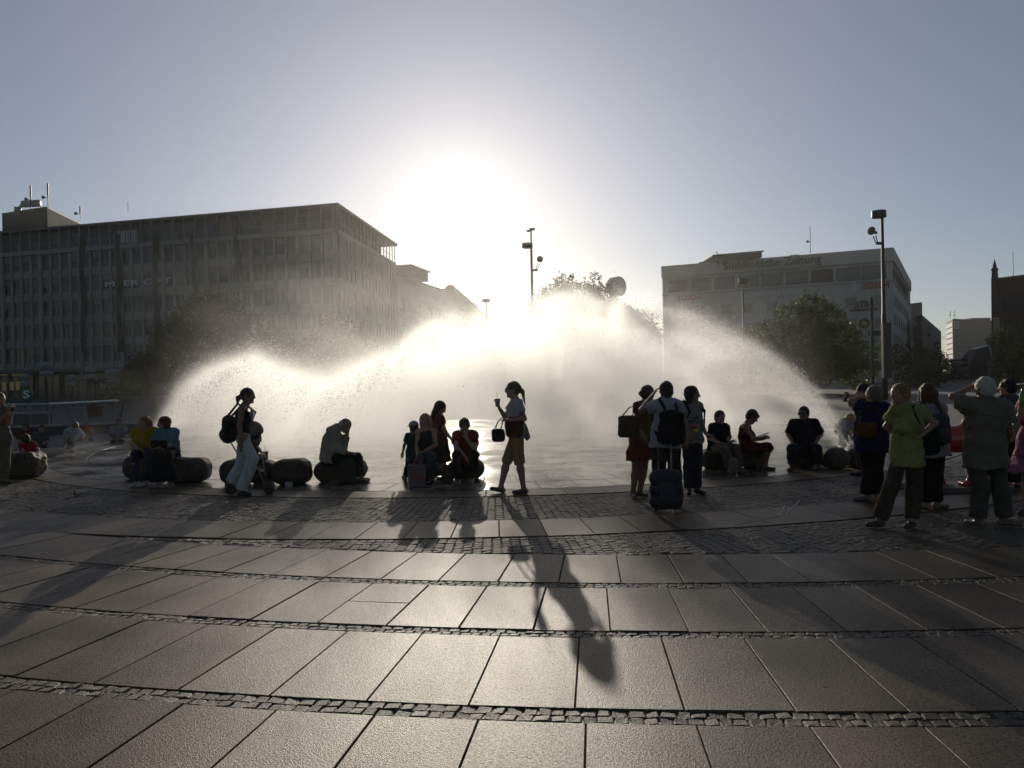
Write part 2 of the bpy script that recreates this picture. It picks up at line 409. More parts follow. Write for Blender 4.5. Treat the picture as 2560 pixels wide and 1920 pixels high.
def ang_pt(C, r, th, z):  # th in degrees, 0 = straight towards the camera side, positive to the right
    a = math.radians(th); return (C[0] + r * math.sin(a), C[1] - r * math.cos(a), z)
def slab_mesh(C, r0, r1, t0, t1, top, bot, j=0.006, seg=2):
    """one slab of a ring with a small chamfer and its joint around it"""
    b = MB(); ch = 0.003
    def ringpts(ra, rb, dj, z):
        e0 = math.degrees((j + dj) / ra); e1 = math.degrees((j + dj) / rb)
        lo = [ang_pt(C, ra, t0 + e0 + (t1 - t0 - 2 * e0) * i / seg, z) for i in range(seg + 1)]
        hi = [ang_pt(C, rb, t1 - e1 - (t1 - t0 - 2 * e1) * i / seg, z) for i in range(seg + 1)]
        return lo + hi
    A = ringpts(r0 + j, r1 - j, 0, bot); B = ringpts(r0 + j, r1 - j, 0, top - ch); T = ringpts(r0 + j + ch, r1 - j - ch, ch, top)
    n = len(A); b.v = A + B + T
    for i in range(n):
        k = (i + 1) % n
        b.f += [(i, k, n + k, n + i), (n + i, n + k, 2 * n + k, 2 * n + i)]
    for i in range(seg):   # top strip
        a, c = 2 * n + i, 2 * n + i + 1; d, e = 2 * n + n - 1 - i, 2 * n + n - 2 - i
        b.f.append((a, c, e, d))
    b.mi = [0] * len(b.f)
    return b
def vis(p, margin=0.0):
    """is a ground point within the view (with some margin)"""
    if p[1] < 2.2: return False
    return abs(p[0]) < (0.70 + margin) * p[1] + 0.9
pave = empty('pavement', (0, 8, 0), kind='structure')
def row(C, r0, r1, t_first, step, z0, jit=0.0, mat_=None, maxn=999, name='paving_slab', tmin=-60, tmax=60, splits=()):
    n = 0; k0 = math.ceil((tmin - t_first) / step); k1 = math.floor((tmax - t_first) / step)
    for k in range(k0, k1):
        t0 = t_first + k * step; t1 = t0 + step
        c = ang_pt(C, (r0 + r1) / 2, (t0 + t1) / 2, 0)
        if not vis(c, 0.03): continue
        parts_ = [(r0, r1)]
        if k in splits: parts_ = [(r0, r0 + (r1 - r0) * 0.5), (r0 + (r1 - r0) * 0.5 + 0.0, r1)]
        for a, b_ in parts_:
            z = z0 + random.uniform(-0.003, 0.003)
            dj = random.choice([0, 0, 0.001, 0.003])
            s_ = slab_mesh(C, a, b_, t0, t1, z, -0.085, j=0.0035 + dj)
            tilt = (random.uniform(-0.0025, 0.0025), random.uniform(-0.0025, 0.0025))
            s_.v = [(x, y, zz + ((x - c[0]) * tilt[0] + (y - c[1]) * tilt[1] if zz > -0.05 else 0)) for x, y, zz in s_.v]
            o = s_.build(name, mat_ or SLAB, pave); n += 1
    return n
# rings round the fountain (A) and the wider rings of the square (B)
NS = 0
NS += row(CA, 14.18, 15.15, 1.25, 1.93, 0.0, tmin=-50, tmax=50)
NS += row(CB, 18.41, 19.42, -5.3, 1.48, 0.0)
NS += row(CB, 19.56, 20.62, -5.65, 1.40, 0.0, splits=(-4,))
NS += row(CB, 20.75, 21.83, -6.2, 1.42, 0.0)
NS += row(CB, 21.99, 23.2, -6.05, 1.36, 0.0)
NS += row(CB, 23.42, 24.6, -6.05, 1.36, 0.0)
NS += row(CA, 11.62, 12.25, 0.4, 2.8, 0.0, tmin=-60, tmax=60)

# cobbles: the ones that show largest are parts, the rest is one joined mesh
cob_src = []
for i in range(5):
    s_ = SDF(); rr = random
    me = bpy.data.meshes.new('cobble'); bm = bmesh.new(); bmesh.ops.create_cube(bm, size=1.0)
    bmesh.ops.bevel(bm, geom=list(bm.edges), offset=0.11, segments=1, profile=0.6, affect='EDGES')
    for v in bm.verts: v.co += Vector((random.uniform(-.07, .07), random.uniform(-.07, .07), random.uniform(-.06, .06)))
    bm.to_mesh(me); bm.free(); me.materials.append(COBB); cob_src.append(me)
cob_np = []
for me in cob_src:
    v = np.zeros(len(me.vertices) * 3); me.vertices.foreach_get('co', v); cob_np.append((v.reshape(-1, 3), [tuple(p.vertices) for p in me.polygons]))
cobbles = []
def cob_ring(C, r0, r1, rows, length, z, tmin=-60, tmax=60, inside=None):
    w = (r1 - r0) / rows
    for i in range(rows):
        r = r0 + (i + 0.5) * w; st = math.degrees(length / r); t = tmin + random.random() * st
        while t < tmax:
            l = st * random.uniform(0.82, 1.2)
            c = ang_pt(C, r, t + l / 2, z)
            if vis(c, 0.02) and (inside is None or inside(c)):
                cobbles.append((c, l / math.degrees(1) * r if False else math.radians(l) * r, w, math.radians(t + l / 2)))
            t += l
cob_ring(CB, 19.425, 19.555, 2, 0.068, -0.004)
cob_ring(CB, 20.625, 20.745, 2, 0.066, -0.005)
cob_ring(CB, 21.835, 21.985, 2, 0.076, -0.005, tmin=-60, tmax=60)
cob_ring(CB, 23.21, 23.41, 2, 0.07, -0.005)
def cob_cols(C, r0, r1, width, length, z, tmin=-55, tmax=55, inside=None):
    st = math.degrees(width / ((r0 + r1) / 2)); n = int((tmax - tmin) / st)
    for i in range(n):
        t = tmin + (i + 0.5) * st; r = r0 + random.uniform(0, 0.4) * length * 0.3
        while r < r1 - length * 0.4:
            l = min(length * random.uniform(0.8, 1.25), r1 - r); c = ang_pt(C, r + l / 2, t, z)
            if vis(c, 0.02) and (inside is None or inside(c)): cobbles.append((c, math.radians(st) * (r + l / 2), l, math.radians(t) + random.uniform(-.03, .03)))
            r += l
cob_cols(CA, 12.27, 14.17, 0.098, 0.10, -0.008)
dCB = lambda c: math.hypot(c[0] - CB[0], c[1] - CB[1])
cob_cols(CA, 15.17, 17.2, 0.10, 0.105, -0.008, tmin=-50, tmax=50, inside=lambda c: dCB(c) < 18.35)
cob_cols(CA, 17.2, 21.5, 0.12, 0.12, -0.008, tmin=-50, tmax=50, inside=lambda c: dCB(c) < 18.35)
cobbles.sort(key=lambda q: q[0][1])
cob_empty = pave
nb = MB(); count = 0
for c, l, w, a in cobbles:
    kk = random.randrange(5); dz = random.uniform(-0.003, 0.003); rz = a + random.uniform(-.05, .05); sc_ = (l * 0.97, w * 0.97, 0.06)
    if count < 300:
        o = bpy.data.objects.new('cobblestone', cob_src[kk]); link(o, pave)
        o.location = (c[0] - pave.location.x, c[1] - pave.location.y, c[2] - 0.03 + dz - pave.location.z); o.rotation_euler = (random.uniform(-.05, .05), random.uniform(-.05, .05), rz); o.scale = sc_
        count += 1
    else:
        v, f = cob_np[kk]; ca, sa = math.cos(rz), math.sin(rz)
        x, y, z = v[:, 0] * sc_[0], v[:, 1] * sc_[1], v[:, 2] * sc_[2]
        z = z + x * random.uniform(-.06, .06) + y * random.uniform(-.06, .06)
        w_ = np.stack([c[0] + x * ca - y * sa, c[1] + x * sa + y * ca, c[2] - 0.03 + dz + z], 1)
        b0 = len(nb.v); nb.v += w_.tolist(); nb.f += [tuple(b0 + i for i in ff) for ff in f]
me = bpy.data.meshes.new('cobblestones'); me.from_pydata(nb.v, [], nb.f)
o = meshobj('cobblestones', me, COBB, pave); tag(o, kind='stuff')
jb = MB(); jb.add([(-40, 1, -0.015), (40, 1, -0.015), (40, 22, -0.015), (-40, 22, -0.015)], [(0, 1, 2, 3)])
jb.build('joint_bed', JOINT, pave)
# fountain basin: wet flat stone disc with shallow rings, and a thin film of water
def ring_sheet(name, C, r0, r1, z, m, parent, n=160, step=0.0):
    b = MB()
    for i in range(n + 1):
        th = 360.0 * i / n
        b.v += [ang_pt(C, r0, th, z), ang_pt(C, r1, th, z)]
    b.f = [(2 * i, 2 * i + 2, 2 * i + 3, 2 * i + 1) for i in range(n)]; b.mi = [0] * n
    return b.build(name, m, parent)
basin = empty('fountain_basin', (CA[0], CA[1], 0), label='wide round wet stone basin floor of the spraying fountain', cat='fountain')
for rr0, rr1, z in ((0.02, 9.9, -0.012),):
    ring_sheet('basin_floor', CA, rr0, rr1, z, WET, basin)
pv = pave
def wrow(r0, r1, t_first, step, z):
    for k in range(int(360 / step)):
        t0 = t_first + k * step
        c = ang_pt(CA, (r0 + r1) / 2, t0 + step / 2, 0)
        if not vis(c, 0.02) or c[1] > 26: continue
        slab_mesh(CA, r0, r1, t0, t0 + step, z + random.uniform(-.0015, .0015), -0.085, j=0.004).build('basin_slab', WET, basin)
wrow(9.9, 10.75, 0, 3.0, 0.0); wrow(10.77, 11.60, 1.5, 3.0, 0.0)
# ================================================================ fountain spray, drifting mist, droplets, haze
rng = np.random.default_rng(5)
def jet_particles(origin, apex, n, spread=0.10, umin=0.35, power=2.0, drop=1.75):
    """ballistic fan: positions of n drops of a jet from origin through apex; slower drops follow smaller arcs"""
    o = np.asarray(origin, float); a = np.asarray(apex, float)
    d = a - o; hz = d[:2]; H = max(d[2], 0.1)
    g_ = 9.81; tp = math.sqrt(2 * H / g_); vz = g_ * tp; vh = hz / tp
    u = umin + (1 - umin) * rng.random(n) ** (1.0 / power)
    s = np.sqrt(u)[:, None]
    v0 = np.concatenate([np.tile(vh, (n, 1)), np.full((n, 1), vz)], 1) * s
    sp_ = np.linalg.norm(v0, axis=1)[:, None]
    ns = 30; sub = rng.normal(0, 1, (ns, 3)); su = umin + (1 - umin) * rng.random(ns) ** (1.0 / power); pick = rng.integers(0, ns, n); rope = rng.random(n) < 0.85
    s = np.where(rope[:, None], np.sqrt(su[pick])[:, None], s); u = np.where(rope, su[pick], u)
    v0 = np.concatenate([np.tile(vh, (n, 1)), np.full((n, 1), vz)], 1) * s; sp_ = np.linalg.norm(v0, axis=1)[:, None]
    jit = np.where(rope[:, None], sub[pick] + rng.normal(0, 0.05, (n, 3)), rng.normal(0, 1, (n, 3)))
    v = v0 + jit * sp_ * spread * np.array([1, 1, 0.55])
    t = rng.random(n) * drop * tp * np.sqrt(u)
    p = o + v * t[:, None]; p[:, 2] = o[2] + v[:, 2] * t - 0.5 * g_ * t * t
    p += rng.normal(0, 0.04, (n, 3)) * (0.3 + t[:, None] * 1.6)
    vel = v.copy(); vel[:, 2] -= g_ * t
    return p[p[:, 2] > 0.02], vel[p[:, 2] > 0.02]
JETS = [  # origin pixel on the water, apex pixel, apex depth, weight, spread
    ((452, 1165), (640, 906), 17.6, 1.0, 0.10),
    ((470, 1175), (760, 972), 17.4, 0.7, 0.09),
    ((740, 1165), (960, 930), 18.5, 0.9, 0.11),
    ((860, 1150), (1130, 800), 20.5, 1.5, 0.11),
    ((1010, 1130), (1300, 790), 23.0, 1.5, 0.12),
    ((1180, 1080), (1370, 750), 26.0, 1.5, 0.12),
    ((1350, 1160), (1330, 900), 20.0, 1.0, 0.14),
    ((1590, 1150), (1440, 752), 21.0, 1.6, 0.12),
    ((2128, 1118), (1600, 790), 20.5, 1.7, 0.075),
    ((2110, 1112), (1740, 850), 19.5, 0.9, 0.07),
    ((1960, 1125), (1660, 900), 18.8, 0.8, 0.09),
    ((1760, 1150), (1540, 850), 19.5, 0.9, 0.11),
]
allp = []; alld = []; allv = []
for (ox, oy), (ax_, ay_), dd, wgt, spd in JETS:
    o_ = G(ox, oy, 0.1); a_ = P(ax_, ay_, dd)
    p_, v_ = jet_particles(o_, a_, int(70000 * wgt), spd); allp.append(p_)
    p2, v2 = jet_particles(o_, a_ + np.array([0, 0, 0.12]), int(13000 * wgt), spd * 1.35, umin=0.5, power=3.0); alld.append(p2); allv.append(v2)
# the rest of the ring of nozzles, all thrown inwards
for k in range(34):
    th = math.radians(-82 + 164 * k / 33.0 + random.uniform(-1, 1)) if k < 22 else math.radians(120 + 120 * (k - 22) / 11.0)
    o_ = np.array([CA[0] + 9.6 * math.sin(th), CA[1] - 9.6 * math.cos(th), 0.1])
    fr = random.uniform(0.30, 0.5)
    a_ = np.array([o_[0] + (CA[0] - o_[0]) * fr, o_[1] + (CA[1] - o_[1]) * fr, random.uniform(2.3, 3.4)])
    p_, v_ = jet_particles(o_, a_, 26000, 0.13, umin=0.2, power=1.4); allp.append(p_)
    p2, v2 = jet_particles(o_, a_, 4500, 0.16, umin=0.4, power=2.0); alld.append(p2); allv.append(v2)
def fnoise(x, y, z, s=0.0):
    v = np.zeros_like(x); a = 1.0; f = 1.0
    for o_ in range(4):
        v += a * np.sin(f * (0.9 * x + 0.5 * z) + 1.7 * np.sin(f * 0.7 * y + s + o_) + s) * np.sin(f * (0.8 * y - 0.6 * x) + 1.9 * np.sin(f * 0.8 * z + 2 * o_) + 1.3 * s) * np.cos(f * (1.1 * z + 0.3 * y) + o_)
        a *= 0.6; f *= 1.9
    return v
SIL = np.array([(380, 1130), (430, 1020), (450, 985), (520, 942), (600, 914), (640, 902), (680, 930), (760, 965), (820, 977), (900, 937), (1000, 890), (1060, 815), (1130, 795), (1200, 800), (1270, 815), (1330, 775), (1390, 748), (1450, 748), (1530, 762), (1600, 775), (1660, 790), (1720, 800), (1800, 845), (1900, 902), (2000, 965), (2080, 1030), (2140, 1100), (2200, 1180)], float)
def pix(pts):
    x = pts[:, 0]; y = pts[:, 1]; z = pts[:, 2] - CH
    yc = y * _cp + z * _sp; zc = -y * _sp + z * _cp
    u = F * x / yc; w = -F * zc / yc
    return _cr * u - _sr * w + 1280, _sr * u + _cr * w + 960
def keep(pts, soft):
    u, w = pix(pts); over = np.interp(u, SIL[:, 0], SIL[:, 1]) - w
    return rng.random(len(pts)) < np.exp(-np.maximum(over, 0) / soft)
allp = np.concatenate(allp); alld = np.concatenate(alld); allv = np.concatenate(allv)
allp = allp[keep(allp, 20.0)]; _k = keep(alld, 38.0); alld = alld[_k]; allv = allv[_k]
_u, _w = pix(alld); _in = _w - np.interp(_u, SIL[:, 0], SIL[:, 1]); _k = rng.random(len(alld)) < np.exp(-np.maximum(_in - 12, 0) / 26) * 0.9 + 0.015; alld = alld[_k]; allv = allv[_k]
_vd = allv / (np.linalg.norm(allv, axis=1)[:, None] + 1e-6); _s = rng.random(len(alld)) < 0.6; alld = alld[_s]; _vd = _vd[_s]; alld = np.concatenate([alld] + [alld[::4] + _vd[::4] * 0.011 * q_ for q_ in (1, 2, 3)])
def blur(A, k=1):
    for _ in range(k):
        for ax_i in range(3):
            A = (np.roll(A, 1, ax_i) + 2 * A + np.roll(A, -1, ax_i)) / 4
    return A
def volume_object(name, lo, hi, h, dens, m, **kw):
    n = dens.shape
    me = bpy.data.meshes.new(name + '_grid'); N = int(np.prod(n)); me.vertices.add(N)
    at = me.attributes.new('dens', 'FLOAT', 'POINT'); at.data.foreach_set('value', dens.transpose(2, 1, 0).astype(np.float32).ravel())
    o = bpy.data.objects.new(name, me); link(o); tag(o, **kw)
    gt = bpy.data.node_groups.new(name, 'GeometryNodeTree')
    gt.interface.new_socket('Geometry', in_out='INPUT', socket_type='NodeSocketGeometry'); gt.interface.new_socket('Geometry', in_out='OUTPUT', socket_type='NodeSocketGeometry')
    N_ = gt.nodes; L = gt.links
    gi = N_.new('NodeGroupInput'); go = N_.new('NodeGroupOutput'); vc = N_.new('GeometryNodeVolumeCube'); ps = N_.new('GeometryNodeInputPosition'); sx = N_.new('ShaderNodeSeparateXYZ')
    L.new(ps.outputs[0], sx.inputs[0])
    def mth(op, a, b=None):
        q = N_.new('ShaderNodeMath'); q.operation = op
        for i, v in enumerate((a, b)):
            if v is None: continue
            if isinstance(v, (int, float)): q.inputs[i].default_value = v
            else: L.new(v, q.inputs[i])
        return q.outputs[0]
    ids = []
    for i in range(3):
        r = mth('ROUND', mth('DIVIDE', mth('SUBTRACT', sx.outputs[i], float(lo[i])), float(h)))
        ids.append(mth('MINIMUM', mth('MAXIMUM', r, 0.0), float(n[i] - 1)))
    idx = mth('ADD', ids[0], mth('MULTIPLY', float(n[0]), ids[1]))
    fi = N_.new('FunctionNodeFloatToInt'); L.new(idx, fi.inputs[0])
    fz = N_.new('FunctionNodeFloatToInt'); L.new(ids[2], fz.inputs[0])
    im = N_.new('FunctionNodeIntegerMath'); im.operation = 'MULTIPLY'; L.new(fz.outputs[0], im.inputs[0]); im.inputs[1].default_value = n[0] * n[1]
    ia = N_.new('FunctionNodeIntegerMath'); ia.operation = 'ADD'; L.new(im.outputs[0], ia.inputs[0]); L.new(fi.outputs[0], ia.inputs[1])
    na = N_.new('GeometryNodeInputNamedAttribute'); na.data_type = 'FLOAT'; na.inputs['Name'].default_value = 'dens'
    si = N_.new('GeometryNodeSampleIndex'); si.data_type = 'FLOAT'; si.domain = 'POINT'
    L.new(gi.outputs[0], si.inputs['Geometry']); L.new(na.outputs['Attribute'], si.inputs['Value']); L.new(ia.outputs[0], si.inputs['Index'])
    L.new(si.outputs[0], vc.inputs['Density'])
    vc.inputs['Min'].default_value = tuple(lo); vc.inputs['Max'].default_value = tuple(np.array(lo) + h * (np.array(n) - 1))
    for i, a in enumerate('XYZ'): vc.inputs['Resolution ' + a].default_value = int(n[i])
    sm = N_.new('GeometryNodeSetMaterial'); sm.inputs['Material'].default_value = m
    L.new(vc.outputs[0], sm.inputs[0]); L.new(sm.outputs[0], go.inputs[0])
    mo = o.modifiers.new('grid', 'NODES'); mo.node_group = gt
    me.materials.append(m)
    return o
def vol_mat(name, col, dens, g_, attr=True, absorb=None):
    m = bpy.data.materials.new(name); m.use_nodes = True; t = m.node_tree; t.nodes.clear()
    out = t.nodes.new('ShaderNodeOutputMaterial'); pv_ = t.nodes.new('ShaderNodeVolumePrincipled')
    pv_.inputs['Color'].default_value = (*col, 1); pv_.inputs['Anisotropy'].default_value = g_
    pv_.inputs['Density'].default_value = dens
    if not attr: pv_.inputs['Density Attribute'].default_value = ''
    t.links.new(pv_.outputs[0], out.inputs['Volume'])
    return m
vlo = np.array([-10.0, 13.5, 0.0]); vh = 0.10; vn = (200, 160, 55)
ii = ((allp - vlo) / vh).round().astype(int)
ok = ((ii >= 0) & (ii < np.array(vn))).all(1); ii = ii[ok]
D = np.zeros(vn); np.add.at(D, tuple(ii.T), 1.0)
D = blur(D, 1)
D *= 0.068
D[:, :, 0:1] *= 0.6
nzx = np.array([[[0]]])
D = 0.38 * (1 - np.exp(-D / 0.38))
gx, gy, gz = np.meshgrid(*[vlo[i] + vh * np.arange(vn[i]) for i in range(3)], indexing='ij')
rr_ = np.hypot(gx - CA[0], gy - CA[1]); D += 0.15 * np.exp(-gz / 0.95) * np.clip((9.6 - rr_) / 4.0, 0, 1)
_u, _w = pix(np.stack([gx.ravel(), gy.ravel(), gz.ravel()], 1)); _b = (_w - np.interp(_u, SIL[:, 0], SIL[:, 1])).reshape(gx.shape)
D += 0.11 * np.clip((_b - 22) / 110, 0, 1) * np.clip((7.6 - rr_) / 4.0, 0, 1) * np.clip(1.0 + 0.5 * fnoise(gx * 1.3, gy * 1.1, gz * 1.6, 1.0), 0.2, 2)
D[D < 0.001] = 0
spray = volume_object('water_spray', vlo, None, vh, D, vol_mat('spray', (0.97, 0.97, 0.95), 1.0, 0.60), label='dense white backlit water spray arching over the fountain', cat='water spray', kind='stuff')
# thin mist drifting off to the left and behind
mlo = np.array([-22.0, 17.0, 0.0]); mh = 0.4; mn = (80, 60, 32)
gx, gy, gz = np.meshgrid(*[mlo[i] + mh * np.arange(mn[i]) for i in range(3)], indexing='ij')
M0 = np.exp(-((gx + 5.5) / 6.0) ** 2 - ((gy - 27) / 6.0) ** 2 - ((gz - 2.6) / 2.6) ** 2) + 0.8 * np.exp(-((gx + 0.5) / 6.5) ** 2 - ((gy - 25) / 5.0) ** 2 - ((gz - 2.0) / 2.2) ** 2)
M1 = M0 * np.clip(0.35 + 0.95 * fnoise(gx * 0.55, gy * 0.5, gz * 0.8, 0.4), 0.0, 3)
edge = np.minimum.reduce([gx - mlo[0], mlo[0] + mh * (mn[0] - 1) - gx, gy - mlo[1], mlo[1] + mh * (mn[1] - 1) - gy, mlo[2] + mh * (mn[2] - 1) - gz]) / 1.5
M1 *= np.clip(edge, 0, 1); M1 *= 0.018; M1[M1 < 0.0012] = 0
mist = volume_object('drifting_mist', mlo, None, mh, M1, vol_mat('mist', (0.95, 0.94, 0.90), 1.0, 0.7), label='thin warm mist drifting left off the fountain spray', cat='mist', kind='stuff')
# droplets
def droplets(name, pts, rad, m, **kw):
    me = bpy.data.meshes.new(name); me.vertices.add(len(pts)); me.vertices.foreach_set('co', pts.astype(np.float32).ravel())
    at = me.attributes.new('rad', 'FLOAT', 'POINT'); at.data.foreach_set('value', rad.astype(np.float32))
    o = bpy.data.objects.new(name, me); link(o); tag(o, **kw); me.materials.append(m)
    gt = bpy.data.node_groups.new(name, 'GeometryNodeTree')
    gt.interface.new_socket('Geometry', in_out='INPUT', socket_type='NodeSocketGeometry'); gt.interface.new_socket('Geometry', in_out='OUTPUT', socket_type='NodeSocketGeometry')
    N_ = gt.nodes; L = gt.links
    gi = N_.new('NodeGroupInput'); go = N_.new('NodeGroupOutput'); mp = N_.new('GeometryNodeMeshToPoints'); na = N_.new('GeometryNodeInputNamedAttribute'); na.data_type = 'FLOAT'; na.inputs['Name'].default_value = 'rad'
    sm = N_.new('GeometryNodeSetMaterial'); sm.inputs['Material'].default_value = m
    L.new(gi.outputs[0], mp.inputs['Mesh']); L.new(na.outputs['Attribute'], mp.inputs['Radius']); L.new(mp.outputs[0], sm.inputs[0]); L.new(sm.outputs[0], go.inputs[0])
    mo = o.modifiers.new('points', 'NODES'); mo.node_group = gt
    return o
dm = bpy.data.materials.new('water_drop'); dm.use_nodes = True; t_ = dm.node_tree; t_.nodes.clear()
out_ = t_.nodes.new('ShaderNodeOutputMaterial'); tr_ = t_.nodes.new('ShaderNodeBsdfTranslucent'); gl_ = t_.nodes.new('ShaderNodeBsdfGlossy'); mx_ = t_.nodes.new('ShaderNodeMixShader')
tr_.inputs['Color'].default_value = (0.95, 0.95, 0.93, 1); gl_.inputs['Roughness'].default_value = 0.25; mx_.inputs[0].default_value = 0.3
t_.links.new(tr_.outputs[0], mx_.inputs[1]); t_.links.new(gl_.outputs[0], mx_.inputs[2]); tp_ = t_.nodes.new('ShaderNodeBsdfTransparent'); m2_ = t_.nodes.new('ShaderNodeMixShader'); m2_.inputs[0].default_value = 0.6   # water lets half the light straight through
t_.links.new(tp_.outputs[0], m2_.inputs[1]); t_.links.new(mx_.outputs[0], m2_.inputs[2]); t_.links.new(m2_.outputs[0], out_.inputs['Surface'])
rad = 0.0042 + 0.004 * rng.random(len(alld)) ** 2 + 0.006 * (rng.random(len(alld)) > 0.985)
droplets('water_droplets', alld, rad, dm, label='glinting droplets thrown off the top of the fountain spray', cat='water droplets', kind='stuff')
# air
hz = MB(); hz.box((20, 190, 25.0), (640, 520, 53.0))
hzm = vol_mat('haze_air', (1.0, 0.96, 0.88), 0.00019, 0.76, attr=False)
hzo = hz.build('haze', hzm); tag(hzo, kind='stuff')
# ================================================================ buildings
def plaster(name, col, var=0.10): return mat(name, col, rough=0.85, var=var, nscale=0.25, bump=0.25, bscale=6, detail=6)
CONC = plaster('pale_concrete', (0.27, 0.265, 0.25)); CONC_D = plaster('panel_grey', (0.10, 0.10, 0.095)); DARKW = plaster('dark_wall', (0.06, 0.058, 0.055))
BEIGE = plaster('beige_panel', (0.52, 0.50, 0.45)); BRICK = plaster('dark_brick', (0.055, 0.035, 0.03)); ROOFM = mat('roof_sheet', (0.09, 0.09, 0.09), rough=0.6, var=0.2, nscale=0.5)
RED_L = mat('red_letters', (0.45, 0.02, 0.02), rough=0.4, var=0.05); WHITE_L = mat('white_letters', (0.75, 0.75, 0.75), rough=0.4, var=0.05); DARK_L = mat('dark_letters', (0.03, 0.03, 0.032), rough=0.4, var=0.05)
YEL = mat('yellow_print', (0.55, 0.42, 0.05), rough=0.5, var=0.1)
class Wall:
    """a vertical wall plane from a to b (ground points, left to right as seen); n points outwards, towards the viewer"""
    def __init__(s, a, b):
        s.a = np.array([a[0], a[1], 0.0]); s.b = np.array([b[0], b[1], 0.0]); d = s.b - s.a; s.L = float(np.linalg.norm(d)); s.u = d / s.L
        s.n = np.array([s.u[1], -s.u[0], 0.0]); s.rz = math.atan2(s.u[1], s.u[0])
    def p(s, t, z, off=0.0): q = s.a + s.u * t + s.n * off; return np.array([q[0], q[1], z])
    def box(s, mb, t0, t1, z0, z1, o0, o1):
        mb.obox(s.p(t0, z0, o0), s.u * (t1 - t0), s.n * (o1 - o0), np.array([0, 0, z1 - z0]))
    def at_px(s, px, zguess=12.0):
        """distance along the wall that appears at photo column px (at height z)"""
        lo, hi = -20.0, s.L + 20.0
        for _ in range(40):
            m_ = (lo + hi) / 2; q = s.p(m_, zguess); u, w = pix(q[None]); 
            if u[0] < px: lo = m_
            else: hi = m_
        return (lo + hi) / 2
def win_mesh(name, w, h, mats, bars=1, frame=0.06, cross=False, depth=0.06):
    mb = MB(); mb.cur = 0; mb.obox((-w / 2, 0, 0), (w, 0, 0), (0, 0.03, 0), (0, 0, h)); mb.cur = 1
    f = frame
    for x0, x1, z0, z1 in [(-w / 2 - f, -w / 2, -f, h + f), (w / 2, w / 2 + f, -f, h + f), (-w / 2, w / 2, -f, 0), (-w / 2, w / 2, h, h + f)] + [(-w / 2 + w * (i + 1) / (bars + 1) - f / 2, -w / 2 + w * (i + 1) / (bars + 1) + f / 2, 0, h) for i in range(bars)]:
        mb.obox((x0, -depth, z0), (x1 - x0, 0, 0), (0, depth + 0.02, 0), (0, 0, z1 - z0))
    me = bpy.data.meshes.new(name); me.from_pydata(mb.v, [], mb.f); me.polygons.foreach_set('material_index', mb.mi)
    bm = bmesh.new(); bm.from_mesh(me); bmesh.ops.recalc_face_normals(bm, faces=bm.faces); bm.to_mesh(me); bm.free()
    for m in mats: me.materials.append(m)
    return me
def put_win(wall, t, z, me, parent, off=0.05, name='window'):
    o = bpy.data.objects.new(name, me); link(o, parent); q = wall.p(t, z, off); tl = total_loc(parent)
    o.location = (q[0] - tl.x, q[1] - tl.y, q[2] - tl.z); o.rotation_euler = (0, 0, wall.rz)
    return o
BLIND = mat('window_blind', (0.16, 0.16, 0.15), rough=0.7, var=0.1, nscale=0.5)
SKY_PAINT = mat('painted_sky_pane', (0.55, 0.60, 0.66), rough=0.3, var=0.05)  # pale pane colour stands in for bright sky showing through the top storey
def frame_building(corners, h, name, label, wallm, roofm=ROOFM, cat='building', parapet=0.0):
    """closed block: corners in plan (counter-clockwise), height h"""
    c = np.mean(corners, 0); root = empty(name, (c[0], c[1], 0), label=label, cat=cat)
    mb = MB(); n = len(corners); b = [(x, y, -0.2) for x, y in corners]; t = [(x, y, h) for x, y in corners]
    mb.add(b + t, [tuple(range(n))[::-1]] + [(i, (i + 1) % n, n + (i + 1) % n, n + i) for i in range(n)]); mb.build('wall', wallm, root)
    mb = MB(); cc = [(c[0] + (x - c[0]) * 1.002, c[1] + (y - c[1]) * 1.002) for x, y in corners]
    mb.add([(x, y, h + 0.003) for x, y in cc] + [(x, y, h + 0.25) for x, y in cc], [tuple(range(n))[::-1], tuple(range(n, 2 * n))] + [(i, (i + 1) % n, n + (i + 1) % n, n + i) for i in range(n)]); mb.build('roof', roofm, root)
    return root
# ---- left office block
c0 = P(835, 512, 97); cA = P(0, 580, 110); c1 = P(982, 610, 126)
dl = (cA - c0)[:2]; Lft = c0[:2] + dl * 1.15; H1 = 24.0
back = c1[:2] + dl * 1.15
SB = 20.3   # top of the window floors
root = empty('office_block', (c0[0], c0[1], 0), label='long grey office block with a grid of windows behind the spray mist', cat='building')
mb = MB(); crn = [tuple(Lft), tuple(c0[:2]), tuple(c1[:2]), tuple(back)]
mb.add([(x, y, -0.2) for x, y in crn] + [(x, y, SB) for x, y in crn], [(3, 2, 1, 0), (4, 5, 6, 7)] + [(i, (i + 1) % 4, 4 + (i + 1) % 4, 4 + i) for i in range(4)])
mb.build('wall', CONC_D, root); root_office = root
WF = Wall(Lft, c0[:2]); WR = Wall(c0[:2], c1[:2])
